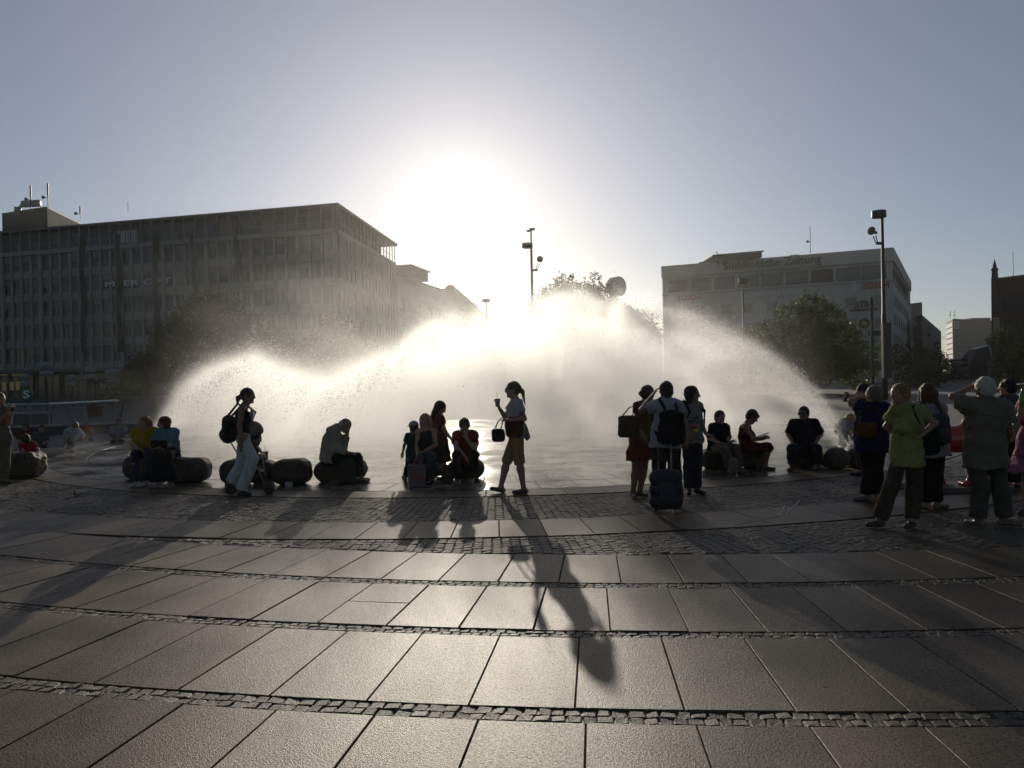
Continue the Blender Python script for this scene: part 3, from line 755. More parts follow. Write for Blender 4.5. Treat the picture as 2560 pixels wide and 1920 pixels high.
# recessed top storey, roof slab with overhang
def inset(corners, d):
    c = np.mean(corners, 0); return [tuple(np.array(p) + (c - np.array(p)) / np.linalg.norm(c - np.array(p)) * d) for p in corners]
ins = inset(crn, 1.9)
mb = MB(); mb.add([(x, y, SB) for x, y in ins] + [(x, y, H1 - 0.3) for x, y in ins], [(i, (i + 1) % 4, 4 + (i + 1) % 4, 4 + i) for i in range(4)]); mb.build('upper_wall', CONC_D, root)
ous = inset(crn, -0.75)
mb = MB(); mb.add([(x, y, H1 - 0.35) for x, y in ous] + [(x, y, H1) for x, y in ous], [(3, 2, 1, 0), (4, 5, 6, 7)] + [(i, (i + 1) % 4, 4 + (i + 1) % 4, 4 + i) for i in range(4)]); mb.build('roof', ROOFM, root)
pitch_ = 1.62
for Wl in (WF, WR):
    nb_ = int(Wl.L / pitch_); p_ = Wl.L / nb_
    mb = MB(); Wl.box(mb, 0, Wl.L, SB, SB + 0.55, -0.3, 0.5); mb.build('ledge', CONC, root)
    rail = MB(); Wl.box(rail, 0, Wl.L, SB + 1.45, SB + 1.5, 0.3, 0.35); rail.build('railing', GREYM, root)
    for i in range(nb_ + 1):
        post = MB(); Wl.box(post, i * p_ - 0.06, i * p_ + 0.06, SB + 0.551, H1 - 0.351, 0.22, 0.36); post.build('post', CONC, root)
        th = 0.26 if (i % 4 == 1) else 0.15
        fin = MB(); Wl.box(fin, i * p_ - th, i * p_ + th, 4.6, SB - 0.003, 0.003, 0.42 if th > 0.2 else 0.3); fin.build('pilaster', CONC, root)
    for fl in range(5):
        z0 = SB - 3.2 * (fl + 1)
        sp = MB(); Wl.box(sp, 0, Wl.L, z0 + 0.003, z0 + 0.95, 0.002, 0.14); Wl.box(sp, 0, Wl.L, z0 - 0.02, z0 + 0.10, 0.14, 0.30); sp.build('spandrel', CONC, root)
def blind_win(name, fr_):
    me = win_mesh(name, 1.22, 1.95, [GLASS_D, GREYM, BLIND], 1); bm = bmesh.new(); bm.from_mesh(me)
    vs_ = [bm.verts.new(v) for v in ((-0.59, -0.012, 1.95 - 1.95 * fr_), (0.59, -0.012, 1.95 - 1.95 * fr_), (0.59, -0.012, 1.94), (-0.59, -0.012, 1.94), (-0.59, -0.03, 1.95 - 1.95 * fr_), (0.59, -0.03, 1.95 - 1.95 * fr_), (0.59, -0.03, 1.94), (-0.59, -0.03, 1.94))]
    for q_ in ((3, 2, 1, 0), (4, 5, 6, 7), (0, 1, 5, 4), (1, 2, 6, 5), (2, 3, 7, 6), (3, 0, 4, 7)): bm.faces.new([vs_[i] for i in q_]).material_index = 2
    bm.to_mesh(me); bm.free(); return me
wms = [win_mesh('window_a', 1.22, 1.95, [GLASS_D, GREYM], 1), win_mesh('window_b', 1.22, 1.95, [GLASS_M, GREYM], 0), win_mesh('window_c', 1.22, 1.95, [BLIND, GREYM], 1), blind_win('window_d', 0.35), blind_win('window_e', 0.6)]
for Wl, fls in ((WF, 5), (WR, 5)):
    nb_ = int(Wl.L / pitch_); p_ = Wl.L / nb_
    for fl in range(fls):
        for i in range(nb_):
            put_win(Wl, (i + 0.5) * p_, SB - 3.2 * (fl + 1) + 1.06, random.choice([wms[0], wms[0], wms[0], wms[1], wms[2], wms[3], wms[3], wms[4]]), root, 0.06)
Wu = Wall(ins[0], ins[1])
for px_ in (305, 325, 333): put_win(Wu, Wu.at_px(px_, 21.5), SB + 1.0, win_mesh('painted_sky_window', 1.3, 1.6, [SKY_PAINT, GREYM], 2), root, 0.05)
wl2 = win_mesh('upper_window', 1.5, 1.7, [GLASS_D, GREYM], 1)
for i in range(0, int(Wu.L / 3.2)): put_win(Wu, 1.6 + i * 3.2, SB + 0.9, wl2, root, 0.04)
# ground floor: canopy and dark shop fronts
mb = MB(); WF.box(mb, 0, WF.L, 3.9, 4.35, 0.003, 3.5); mb.build('canopy', CONC_D, root)
sw = win_mesh('shop_window', 3.6, 2.9, [GLASS_D, METAL], 2)
for i in range(int(WF.L / 4.4)): put_win(WF, 2.4 + i * 4.4, 0.6, sw, root, 0.05, 'shop_window')
LIT = bpy.data.materials.new('lit_shop'); LIT.use_nodes = True
LIT.node_tree.nodes['Principled BSDF'].inputs['Base Color'].default_value = (0.3, 0.25, 0.12, 1); LIT.node_tree.nodes['Principled BSDF'].inputs['Emission Color'].default_value = (1, 0.8, 0.35, 1); LIT.node_tree.nodes['Principled BSDF'].inputs['Emission Strength'].default_value = 0.05
for px_ in (20, 55, 92): 
    t = WF.at_px(px_, 4.2); mb = MB(); WF.box(mb, t - 0.9, t + 0.9, 3.62, 3.82, 3.1, 3.2); mb.build('canopy_light', LIT, root)
for px_ in (14, 33, 48):
    t = WF.at_px(px_, 2.0); mb = MB(); WF.box(mb, t - 0.35, t + 0.35, 1.6, 2.8, 0.2, 0.25); mb.build('lit_window', LIT, root)
ta, tb = WF.at_px(268, 15.0), WF.at_px(432, 15.0)
zt = P(350, 714, WF.p((ta + tb) / 2, 0)[1])[2]
fit_text('M IER OPT', 'sign_letters', WHITE_L, WF.p(ta, zt, 0.5), WF.p(tb, zt, 0.5), 0.75, 0.05, root)
# penthouse with antennas
pa, pb_, pc = P(5, 541, 122), P(118, 520, 118), P(235, 562, 136)
pd = pa + (pc - pb_)
hp = max(pa[2], pb_[2])
ph = frame_building([tuple(pa[:2]), tuple(pb_[:2]), tuple(pc[:2]), tuple(pd[:2])], hp, 'roof_penthouse', 'dark plant room block on the roof at the far left', DARKW)
duct = MB(); q = P(45, 530, 121); duct.tube([q + [0, 0, -0.5], q + [0, 0, 0.6], q + [0.8, 0, 1.2], q + [3.4, 0, 1.3]], 0.55, 10); duct.build('roof_duct', GREYM, ph, True)
def antenna(px, ytop, ybot, d, label, white=False, boxy=False):
    t = P(px, ytop, d); b = P(px, ybot, d); b = np.array([t[0], t[1], b[2]])
    r = empty('roof_antenna', b, label=label, cat='antenna', group='antennas on the roofs'); H_ = t[2] - b[2]
    m = MB(); m.tube([b, b + [0, 0, H_ * 0.5]], 0.06 if H_ > 3 else 0.04, 8); m.build('pole', METAL, r)
    m = MB(); m.tube([b + [0, 0, H_ * 0.5], b + [0, 0, H_]], 0.12 if not boxy else 0.05, 8); m.build('aerial', WHITE_L if white else METAL, r)
    m = MB(); m.tube([b + [0, 0, H_ * 0.42], b + [-0.55, 0, H_ * 0.42]], 0.05, 6); m.lathe([(0.05, 0), (0.26, 0.06), (0.26, 0.14)], b + np.array([-0.6, -0.1, H_ * 0.42]), 12, (0, -1, 0)); m.build('dish', METAL, r)
antenna(76, 463, 524, 119, 'white and pink rod antenna on the far left plant room'); antenna(119, 458, 520, 118, 'tallest dark rod antenna at the plant room corner'); antenna(200, 515, 548, 125, 'short stubby antenna right of the plant room')
m = MB(); a_ = P(320, 530, 106); m.tube([a_, a_ + [0, 0, 1.4]], 0.03, 6); m.build('roof_rod', METAL, label='thin lightning rod on the long office roof edge', cat='antenna')
# hanging banners on masts in front of the block
def banner(px, yt, yb, d, w, label, lean=0.0):
    t = P(px, yt, d); z1 = t[2]; z0 = P(px, yb, d)[2]
    r = empty('banner_mast', (t[0], t[1], 0), label=label, cat='banner', group='dark banners in front of the office block')
    m = MB(); m.tube([(t[0], t[1], 0), (t[0], t[1], z1 + 0.4)], 0.07, 8); m.build('mast', GREYM, r)
    m = MB(); n = 14
    for i in range(n + 1):
        z = z1 - (z1 - z0) * i / n; dx = 0.09 * math.sin(i * 0.9 + px) + lean * (i / n); dy = 0.2 * math.sin(i * 0.7 + px * 0.3)
        m.v += [(t[0] + 0.08 + dx * 0.3, t[1] + dy * 0.3, z), (t[0] + 0.08 + w + dx, t[1] + dy, z), (t[0] + 0.08 + w + dx, t[1] + dy + 0.02, z), (t[0] + 0.08 + dx * 0.3, t[1] + dy * 0.3 + 0.02, z)]
    for i in range(n):
        a = 4 * i
        m.f += [(a, a + 1, a + 5, a + 4), (a + 2, a + 3, a + 7, a + 6), (a + 1, a + 2, a + 6, a + 5), (a + 3, a, a + 4, a + 7)]
    m.mi = [0] * len(m.f); m.build('banner_cloth', mat('banner_cloth', (0.035, 0.04, 0.03), rough=0.9, var=0.3, nscale=1), r)
banner(196, 592, 880, 88, 0.62, 'dark banner on a mast, leftmost before the office block'); banner(286, 586, 880, 87, 0.62, 'dark banner on a mast, second from the left'); banner(378, 582, 900, 86, 0.62, 'dark banner on a mast, third from the left'); banner(474, 585, 740, 85, 0.4, 'slim dark banner on a mast, fourth from the left', 0.3); banner(578, 560, 690, 84, 0.3, 'narrow dark banner leaning on the mast furthest right', 0.9)

# ---- street buildings behind the spray, one side of a receding street
def street_block(pts, h, name, label, floors, bays, wm, dz=3.2, first=4.6, winw=1.1, winh=1.7):
    r = frame_building(pts, h, name, label, wm)
    me1 = win_mesh(name + '_window', winw, winh, [GLASS_D, CONC_D], 1); me2 = win_mesh(name + '_window2', winw, winh, [GLASS_M, CONC_D], 1)
    for (a, b) in ((pts[0], pts[1]), (pts[1], pts[2])):
        Wl = Wall(a, b)
        if Wl.L < 2: continue
        nb_ = max(1, int(Wl.L / bays)); p_ = Wl.L / nb_
        for fl in range(floors):
            z = first + fl * dz
            led = MB(); Wl.box(led, 0, Wl.L, z - 0.55, z - 0.4, 0.003, 0.15); led.build('ledge', wm, r)
            for i in range(nb_): put_win(Wl, (i + 0.5) * p_, z, random.choice([me1, me2]), r, 0.04)
    return r
s1 = street_block([(-27, 128.5), (-19.8, 130.5), (-13.7, 155.0), (-22, 157)], 19.8, 'street_house', 'pale street house beyond the office block, dissolving in glare', 4, 3.0, BEIGE)
m = MB(); q = P(1016, 682, 134); m.box((q[0] + 0.6, 137.5, 20.6), (2.6, 9, 1.7), -0.24); m.build('roof_storey', CONC_D, s1); m = MB(); m.box((q[0] + 0.6, 137.5, 21.53), (3.6, 10, 0.16), -0.24); m.build('roof_slab', ROOFM, s1)
s2 = street_block([(-16.5, 171.5), (-12.2, 172), (-2.5, 328), (-14, 330)], 21.8, 'street_terrace', 'long pale terrace running down the street towards the sun', 4, 6.5, BEIGE)
for i in range(7):
    t = 2 + i * 7.5; Wl = Wall((-12.2, 172), (-2.5, 328)); q = Wl.p(t, 21.9, -1.2)
    dm2 = SDF().ell(q, (1.3, 2.0, 1.25), k=0.05); dm2.build('dormer', ROOFM, s2, h=0.22)
# ---- hipped house with the drum sign
d_ = 150; q0, q1 = P(1470, 765, d_), P(1660, 838, d_)
rt = empty('hipped_house', (q0[0], d_, 0), label='hip roofed house behind the treetops with a drum sign above', cat='building')
m = MB(); za = q1[2] - 0.4; xa, xb = q0[0] - 4, q1[0] - 0.4
m.add([(xa, d_, -0.2), (xb, d_, -0.2), (xb, d_ + 16, -0.2), (xa, d_ + 16, -0.2), (xa, d_, za), (xb, d_, za), (xb, d_ + 16, za), (xa, d_ + 16, za)], [(3, 2, 1, 0), (4, 5, 6, 7), (0, 1, 5, 4), (1, 2, 6, 5), (2, 3, 7, 6), (3, 0, 4, 7)]); m.build('wall', BEIGE, rt)
m = MB(); ztp = P(1560, 760, d_)[2]; xr = P(1580, 760, d_)[0]
m.add([(xa - 0.5, d_ - 0.6, za + .003), (xb + 0.6, d_ - 0.6, za + .003), (xb + 0.6, d_ + 16.6, za + .003), (xa - 0.5, d_ + 16.6, za + .003), (xa + 2, d_ + 3, ztp), (xr, d_ + 3, ztp), (xr, d_ + 12, ztp), (xa + 2, d_ + 12, ztp)], [(3, 2, 1, 0), (4, 5, 6, 7), (0, 1, 5, 4), (1, 2, 6, 5), (2, 3, 7, 6), (3, 0, 4, 7)]); m.build('roof', ROOFM, rt)
mw = win_mesh('house_window', 1.1, 1.6, [GLASS_D, CONC], 1); Wl = Wall((xa, d_), (xb, d_))
for fl in range(3):
    for i in range(5): put_win(Wl, 2 + i * 3.3, 2.0 + fl * 3.0, mw, rt, 0.04)
sg = P(1541, 717, 150); r = empty('drum_sign', (sg[0], sg[1], sg[2] - 5), label='big round drum advertising sign standing above the treetops', cat='sign')
axd = nrm((0.62, -0.78, 0.0)); m = MB(); m.lathe([(1.78, 0), (1.92, 0.1), (1.92, 1.7), (1.78, 1.8)], sg - axd * 0.9, 40, axd); m.build('drum', mat('sign_body', (0.33, 0.33, 0.34), rough=0.5, var=0.05), r, False)
m = MB(); m.lathe([(1.62, 0), (1.62, 0.04)], sg + axd * 0.905, 40, axd); m.build('face', mat('sign_face', (0.42, 0.42, 0.43), rough=0.5, var=0.05), r)
side = np.cross((0, 0, 1), axd); fit_text('Conti', 'sign_letters', DARK_L, sg + axd * 0.96 - side * 1.35 + np.array([0, 0, -0.35]), sg + axd * 0.96 + side * 1.35 + np.array([0, 0, -0.35]), 0.85, 0.02, r)
m = MB(); m.tube([sg + [0, 0, -1.8], (sg[0], sg[1], ztp - 0.2)], 0.12, 8); m.tube([sg + [-0.8, 0, -1.5], (sg[0] - 0.8, sg[1] + 0.5, ztp - 0.2)], 0.08, 6); m.build('support', GREYM, r)
# ---- right block with the letterings
e0, e1, e2 = P(1655, 667, 158), P(2230, 621, 140), P(2275, 704, 193)
HR = 24.0; u_ = (e0 - e1)[:2]; e3 = e2[:2] + u_
rb = frame_building([tuple(e0[:2]), tuple(e1[:2]), tuple(e2[:2]), tuple(e3)], HR - 0.25, 'press_building', 'pale block with big letterings on its top storey, right of the spray', BEIGE)
WE = Wall(e0[:2], e1[:2]); WS = Wall(e1[:2], e2[:2])
for Wl in (WE, WS):
    m = MB(); Wl.box(m, -0.1, Wl.L + 0.1, HR - 2.3, HR + 0.02, 0.004, 0.28); m.build('fascia', BEIGE, rb)
    m = MB(); Wl.box(m, 0, Wl.L, HR - 2.55, HR - 2.45, 0.003, 0.2); Wl.box(m, 0, Wl.L, HR - 6.0, HR - 5.8, 0.003, 0.18); m.build('ledge', CONC, rb)
bigw = [win_mesh('band_window', 3.6, 2.15, [GLASS_D, BLACK], 1, 0.17), win_mesh('band_window_open', 3.6, 2.15, [DARKW, METAL], 0, 0.12)]
for i, (xa_, xb_) in enumerate([(1673, 1717), (1731, 1775), (1788, 1834), (1847, 1894), (1907, 1955), (1968, 2017), (2030, 2080), (2094, 2146), (2160, 2209)]):
    put_win(WE, (WE.at_px(xa_, 20) + WE.at_px(xb_, 20)) / 2, HR - 5.25, bigw[1 if i in (0, 6) else 0], rb, 0.06)
smw = win_mesh('small_window', 1.75, 1.7, [GLASS_D, CONC], 0, 0.14)
for row_, z_ in ((0, HR - 10.2), (1, HR - 14.2), (2, HR - 18.2), (3, HR - 22)):
    for px_ in (1694, 1750, 1818, 1873, 1931, 1990, 2050, 2127, 2193):
        if row_ == 3 and px_ < 1900: continue
        put_win(WE, WE.at_px(px_, z_), z_, smw, rb, 0.05)
sidew = win_mesh('side_window', 3.0, 2.1, [GLASS_D, METAL], 1, 0.1)
for i in range(9): put_win(WS, 2.8 + i * 5.6, HR - 5.25, sidew, rb, 0.06)
for i in range(8):
    for k in range(4): put_win(WS, 4 + i * 6.2, HR - 10 - k * 3.6, smw, rb, 0.05)
def wtext(txt, name, m_, xa_, xb_, y_, cap, ext=0.06, off=0.4, W_=WE, bold=0.0, zoff=0.0):
    ta_, tb_ = W_.at_px(xa_, 20), W_.at_px(xb_, 20)
    q = W_.p((ta_ + tb_) / 2, 0); z_ = P((xa_ + xb_) / 2, y_, q[1])[2]
    return fit_text(txt, name, m_, W_.p(ta_, z_ + zoff, off), W_.p(tb_, z_ + zoff, off), cap, ext, rb, bold)
wtext('Süddeutsche Zeitung', 'sign_letters', DARK_L, 1810, 2054, 666, 1.55, 0.1, 0.42, bold=0.012)
wtext('Technik fürs Leben', 'sign_letters', WHITE_L, 1846, 2007, 738, 0.95, 0.05, 0.3)
wtext('BOSCH', 'sign_letters', RED_L, 1692, 1750, 750, 0.95, 0.05, 0.3, bold=0.03)
wtext('BOSCH', 'sign_letters', RED_L, 2157, 2221, 721, 1.05, 0.05, 0.3, bold=0.03)
wtext('ПIK', 'sign_letters', DARK_L, 2136, 2181, 769, 1.1, 0.05, 0.3, bold=0.05) if False else wtext('RTIX', 'sign_letters', DARK_L, 2134, 2182, 768, 1.15, 0.05, 0.3, bold=0.05)
for (px_, py_, R_) in ((1675, 747, 0.62), (2136, 717, 0.7)):
    t = WE.at_px(px_, 18); q = WE.p(t, 0); z_ = P(px_, py_, q[1])[2]; cpt = WE.p(t, z_, 0.3)
    m = MB()
    for k in range(28):
        a0, a1_ = 2 * math.pi * k / 28, 2 * math.pi * (k + 1) / 28
        pts_ = [cpt + (WE.u * math.cos(a) + np.array([0, 0, 1]) * math.sin(a)) * rr_ for a in (a0, a1_) for rr_ in (R_ * 0.82, R_)]
        m.hexa([pts_[0], pts_[1], pts_[3], pts_[2], pts_[0] + WE.n * .05, pts_[1] + WE.n * .05, pts_[3] + WE.n * .05, pts_[2] + WE.n * .05])
    for dx_, w_, h_ in ((-0.3, 0.12, 0.95), (0.3, 0.12, 0.95), (0, 0.5, 0.13)):
        WE.box(m, t + dx_ * R_ - w_ * R_ / 2, t + dx_ * R_ + w_ * R_ / 2, z_ - h_ * R_ / 2, z_ + h_ * R_ / 2, 0.3, 0.35)
    m.build('round_emblem', WHITE_L, rb)
def wplate(xa_, xb_, ya_, yb_, m_, name='sign_plate', off=0.26, th=0.05):
    ta_, tb_ = WE.at_px(xa_, 18), WE.at_px(xb_, 18); q = WE.p((ta_ + tb_) / 2, 0)
    m = MB(); WE.box(m, ta_, tb_, P(xa_, yb_, q[1])[2], P(xb_, ya_, q[1])[2], off, off + th); m.build(name, m_, rb)
wplate(2122, 2195, 771, 778, DARK_L); wplate(2168, 2206, 826, 840, DARK_L)
t = WE.at_px(2161, 12); q = WE.p(t, P(2161, 808, WE.p(t, 0)[1])[2], 0.25)
m = MB(); m.lathe([(0.95, 0), (0.95, 0.08)], q, 28, WE.n); m.build('round_sign', DARK_L, rb); m = MB(); m.lathe([(0.42, 0), (0.42, 0.03)], q + WE.n * 0.09, 20, WE.n); m.build('round_sign_centre', YEL, rb)
qa, qb = P(1790, 660, 152), P(1905, 652, 148)
m = MB(); m.obox((qa[0], qa[1], HR), (qb[0] - qa[0], qb[1] - qa[1], 0), (0, 7, 0), (0, 0, 0.95)); m.build('roof_storey', CONC_D, rb)
m = MB(); m.obox((qa[0] - 0.8, qa[1] - 0.6, HR + 0.953), (qb[0] - qa[0] + 1, qb[1] - qa[1], 0), (0, 8, 0), (0, 0, 0.22)); m.build('roof_slab', ROOFM, rb)
antenna(2025, 566, 632, 146, 'tall thin mast aerial on the pale block with letterings', boxy=True)
m = MB(); q = P(1793, 650, 151); m.tube([q + [0, 0, -0.8], q + [0, 0, 1.5], q + [-0.4, 0, 1.55]], 0.08, 6); m.build('roof_camera_arm', METAL, rb)
# stair wing at its side
w0 = P(2250, 750, 196); w1 = P(2284, 762, 194)
wing = frame_building([tuple(w0[:2]), (w1[0], 190.0), (w1[0] + 2.5, 215), (w0[0] + 1, 217)], w1[2], 'stair_wing', 'narrow beige stair tower on the right flank of the lettered block', BEIGE)
for t_, w_, h_, dd_ in ((6, 2.4, 1.3, 7), (24, 1.6, 0.9, 5), (31, 3.2, 1.1, 9)):
    m = MB(); WE.box(m, t_, t_ + w_, HR + 0.003, HR + h_, -dd_ - 2, -dd_); m.build('roof_unit', CONC_D, rb)
for t_, w_, h_ in ((14, 3.0, 0.9), (27, 1.8, 1.2), (43, 2.2, 0.8)):
    m = MB(); WF.box(m, t_, t_ + w_, H1 + 0.003, H1 + h_, -9, -6); m.build('roof_unit', CONC_D, root_office)
# ---- far right: dark store with the E, sign pylons, tower block, gabled houses, dark brick hall
k0, k1 = P(2286, 790, 180), P(2305, 790, 176)
st = frame_building([tuple(k0[:2]), tuple(k1[:2]), (P(2352, 790, 250)[0], 250), (P(2286, 790, 250)[0], 252)], k1[2], 'dark_store', 'black store block with a white letter E on its corner', DARKW)
We = Wall(k0[:2], k1[:2]); fit_text('E', 'sign_letter', WHITE_L, We.p(0.3, P(2290, 814, 178)[2], 0.12), We.p(1.35, P(2290, 814, 178)[2], 0.12), 1.6, 0.05, st, bold=0.02)
stw = win_mesh('store_window', 1.6, 1.4, [GLASS_D, METAL], 1); Wd = Wall(k1[:2], (P(2352, 790, 250)[0], 250))
for i in range(8):
    for k in range(3): put_win(Wd, 4 + i * 8, 3 + k * 3.2, stw, st, 0.05)
lo_, hi_ = P(2322, 820, 170), P(2336, 820, 170)
zb = hi_[2]; py = empty('sign_pylon', (lo_[0], 170, 0), label='slim grey fin pylon rising beside the dark store', cat='sign')
m = MB(); m.box(((lo_[0] + hi_[0]) / 2, 170, zb / 2), (hi_[0] - lo_[0], 1.2, zb)); m.build('pylon', CONC, py); m = MB(); m.box((lo_[0] - 0.2, 169.6, zb - 1.4), (0.3, 0.3, 0.5)); m.build('pylon_lamp', METAL, py)
s0 = P(2336, 855, 165); s1_ = P(2346, 871, 165); py2 = empty('box_sign', (s0[0], 165, 0), label='small black box sign with pale H on a pole above the street tree', cat='sign')
m = MB(); m.box(((s0[0] + s1_[0]) / 2, 165, (s0[2] + s1_[2]) / 2), (1.2, 0.4, s0[2] - s1_[2])); m.build('sign_box', BLACK, py2); m = MB(); m.tube([(s0[0] + 0.4, 165, 0), (s0[0] + 0.4, 165, s1_[2])], 0.1, 8); m.build('sign_pole', METAL, py2)
fit_text('H', 'sign_letter', WHITE_L, (s0[0] + 0.15, 164.77, s1_[2] + 0.25), (s0[0] + 0.7, 164.77, s1_[2] + 0.25), 0.6, 0.02, py2)
T0, T1, T2 = P(2366, 806, 400), P(2382, 797, 372), P(2500, 790, 395)
tw = frame_building([tuple(T0[:2]), tuple(T1[:2]), tuple(T2[:2]), (T2[0] - 2, 425)], T1[2] - 0.2, 'tower_block', 'tall grey office tower far down the right-hand street', plaster('tower_grey', (0.09, 0.094, 0.10)))
Wt = Wall(T1[:2], T2[:2]); twm = win_mesh('tower_window', 1.6, 1.0, [mat('tower_glass', (0.14, 0.15, 0.17), rough=0.3, var=0.2), CONC_D], 1, 0.05)
for i in range(6):
    for k in range(9): put_win(Wt, 5.6 + i * 2.9, T1[2] - 4.6 - k * 2.55, twm, tw, 0.05)
W0 = Wall(T0[:2], T1[:2]); 
for k in range(10):
    m = MB(); W0.box(m, 0.4, W0.L - 0.4, T1[2] - 3.4 - k * 2.6, T1[2] - 1.5 - k * 2.6, 0.003, 0.2); m.build('balcony_band', mat('pale_band', (0.26, 0.26, 0.25), rough=0.6, var=0.1), tw)
m = MB(); Wt.box(m, 0.8, 4.6, T1[2] - 4.6, T1[2] - 1.2, 0.1, 0.2); m.build('logo_frame', WHITE_L, tw); m = MB(); Wt.box(m, 1.15, 4.25, T1[2] - 4.25, T1[2] - 1.55, 0.203, 0.23); m.build('logo_panel', plaster('tower_grey', (0.09, 0.094, 0.10)), tw)
fit_text('ZH', 'sign_letters', WHITE_L, Wt.p(1.4, T1[2] - 3.9, 0.3), Wt.p(4.0, T1[2] - 3.9, 0.3), 1.9, 0.04, tw)
m = MB(); q = P(2450, 790, 392); m.box((q[0] + 3, 400, T1[2] + 0.95), (9.5, 8, 1.7)); m.build('plant_room', CONC_D, tw)
antenna(2376, 777, 797, 378, 'thin aerial on the tower block roof, left one'); antenna(2387, 776, 797, 378, 'thin aerial on the tower block roof, right one')
# gabled houses before the tower
g0 = P(2406, 925, 150); 
gh = empty('gabled_house', (P(2430, 900, 150)[0], 150, 0), label='grey gabled house with banded front below the tower block', cat='building')
xl, xm, xr_ = P(2406, 920, 150)[0], P(2422, 915, 150)[0], P(2482, 910, 150)[0]; ze = P(2422, 915, 150)[2]; zr = P(2450, 872, 150)[2]
m = MB(); m.box(((xm + xr_) / 2, 152, ze / 2), (xr_ - xm, 4, ze)); m.build('wall', CONC_D, gh)
m = MB(); m.add([(xm - .3, 149.7, ze + .003), (xr_, 149.7, ze + .003), (xr_, 154.3, ze + .003), (xm - .3, 154.3, ze + .003), (xm + 2.2, 151, zr), (xr_ - 0.2, 151, zr + 0.6), (xr_ - .2, 153.5, zr + 0.6), (xm + 2.2, 153.5, zr)], [(3, 2, 1, 0), (4, 5, 6, 7), (0, 1, 5, 4), (1, 2, 6, 5), (2, 3, 7, 6), (3, 0, 4, 7)]); m.build('roof', mat('zinc_roof', (0.16, 0.17, 0.19), rough=0.4, var=0.1, metal=0.3), gh)
for z_ in (0.9, 2.1, 3.3):
    m = MB(); m.box(((xl + xm) / 2, 152, z_), (xm - xl, 4, 0.62)); m.build('front_band', mat('pale_band', (0.26, 0.26, 0.25), rough=0.6, var=0.1), gh)
m = MB(); m.box(((xl + xm) / 2, 152.2, 2.0), (xm - xl - 0.05, 3.8, 4.0)); m.build('front_wall', GLASS_D, gh)
# dark brick hall with pinnacle
b0, b1 = P(2481, 700, 120), P(2640, 690, 112)
zt_ = P(2500, 698, 119)[2]
bh = frame_building([tuple(b0[:2]), tuple(b1[:2]), (b1[0] + 30, 150), (b0[0] * 1.275 + 3, 152)], zt_, 'brick_hall', 'black brick gabled hall with a pinnacle at the right edge', BRICK)
q = np.array([b0[0] + 0.35, b0[1] - 0.05, 0]); zt2 = P(2486, 657, 120)[2]
m = MB(); m.tube([q, q + [0, 0, zt_ + 0.4]], [0.65, 0.5], 8); m.tube([q + [0, 0, zt_ + 0.41], q + [0, 0, zt2 - 1.2]], [0.45, 0.42], 8); m.build('buttress', BRICK, bh)
m = MB(); m.tube([q + [0, 0, zt2 - 1.2], q + [0, 0, zt2 - 0.95], q + [0, 0, zt2 - 0.9], q + [0, 0, zt2 + 0.6]], [0.48, 0.55, 0.36, 0.02], 8); m.build('pinnacle', BRICK, bh)
q = P(2534, 694, 122); m = MB(); m.tube([q, P(2532, 630, 122)], 0.04, 6); m.build('flagpole', GREYM, bh)
m = MB(); q = P(2492, 900, 116); m.box((q[0], 116, 4), (0.7, 0.5, 11)); m.build('pale_buttress', plaster('sand_stone', (0.32, 0.24, 0.15)), bh)  # buttress in a sandy tone paler than the brick
hw = win_mesh('hall_window', 0.9, 3.0, [GLASS_D, BRICK], 1); Wb = Wall(b0[:2], b1[:2])
for i in range(3):
    for k in range(3): put_win(Wb, 2.2 + i * 2.6, 2 + k * 4.2, hw, bh, 0.04)
# low sandstone house before it
l0, l1 = P(2468, 912, 100), P(2512, 900, 94)
lh = frame_building([tuple(l0[:2]), tuple(l1[:2]), (l1[0] * 1.15, 108), (l0[0] * 1.105 + 0.5, 110)], P(2500, 905, 96)[2], 'low_house', 'small sandy stone house with tall windows behind the white-haired man', plaster('sand_stone', (0.32, 0.24, 0.15)))
lw = win_mesh('tall_window', 0.32, 1.7, [GLASS_D, CONC_D], 0, 0.05); Wl = Wall(l0[:2], l1[:2])
for i in range(4): put_win(Wl, 0.4 + i * (Wl.L / 4.2), 1.6, lw, lh, 0.04)
# tram wires
m = MB()
for ya_, yb_ in ((836, 842), (842, 846)): m.tube([P(2200, ya_, 120), P(2366, yb_, 200)], 0.03, 4)
m.build('tram_wire', METAL, label='thin tram wires strung across the gap between the buildings', cat='wire')

# ================================================================ lamp posts and signs
def lamp_post(px, ytop, d, label, head_w=0.9, head_h=0.36, off=-0.32, extra=None, pole_r=0.11):
    t = P(px, ytop, d); x, y, z = t
    r = empty('lamp_post', (x, y, 0), label=label, cat='street lamp', group='lamp posts round the square')
    m = MB(); m.tube([(x, y, -0.05), (x, y, z * 0.45), (x, y, z * 0.455), (x, y, z - head_h)], [pole_r * 1.5, pole_r * 1.25, pole_r, pole_r * 0.75], 12); m.build('pole', METAL, r, True)
    m = MB(); m.lathe([(head_w * 0.46, 0), (head_w / 2, 0.04), (head_w / 2, head_h * 0.45), (head_w * .49, head_h * 0.46), (head_w * .49, head_h * 0.54), (head_w / 2, head_h * 0.55), (head_w / 2, head_h - 0.03), (head_w * 0.47, head_h)], (x + off, y, z - head_h), 20); m.build('lamp_head', METAL, r)
    return r, x, y, z
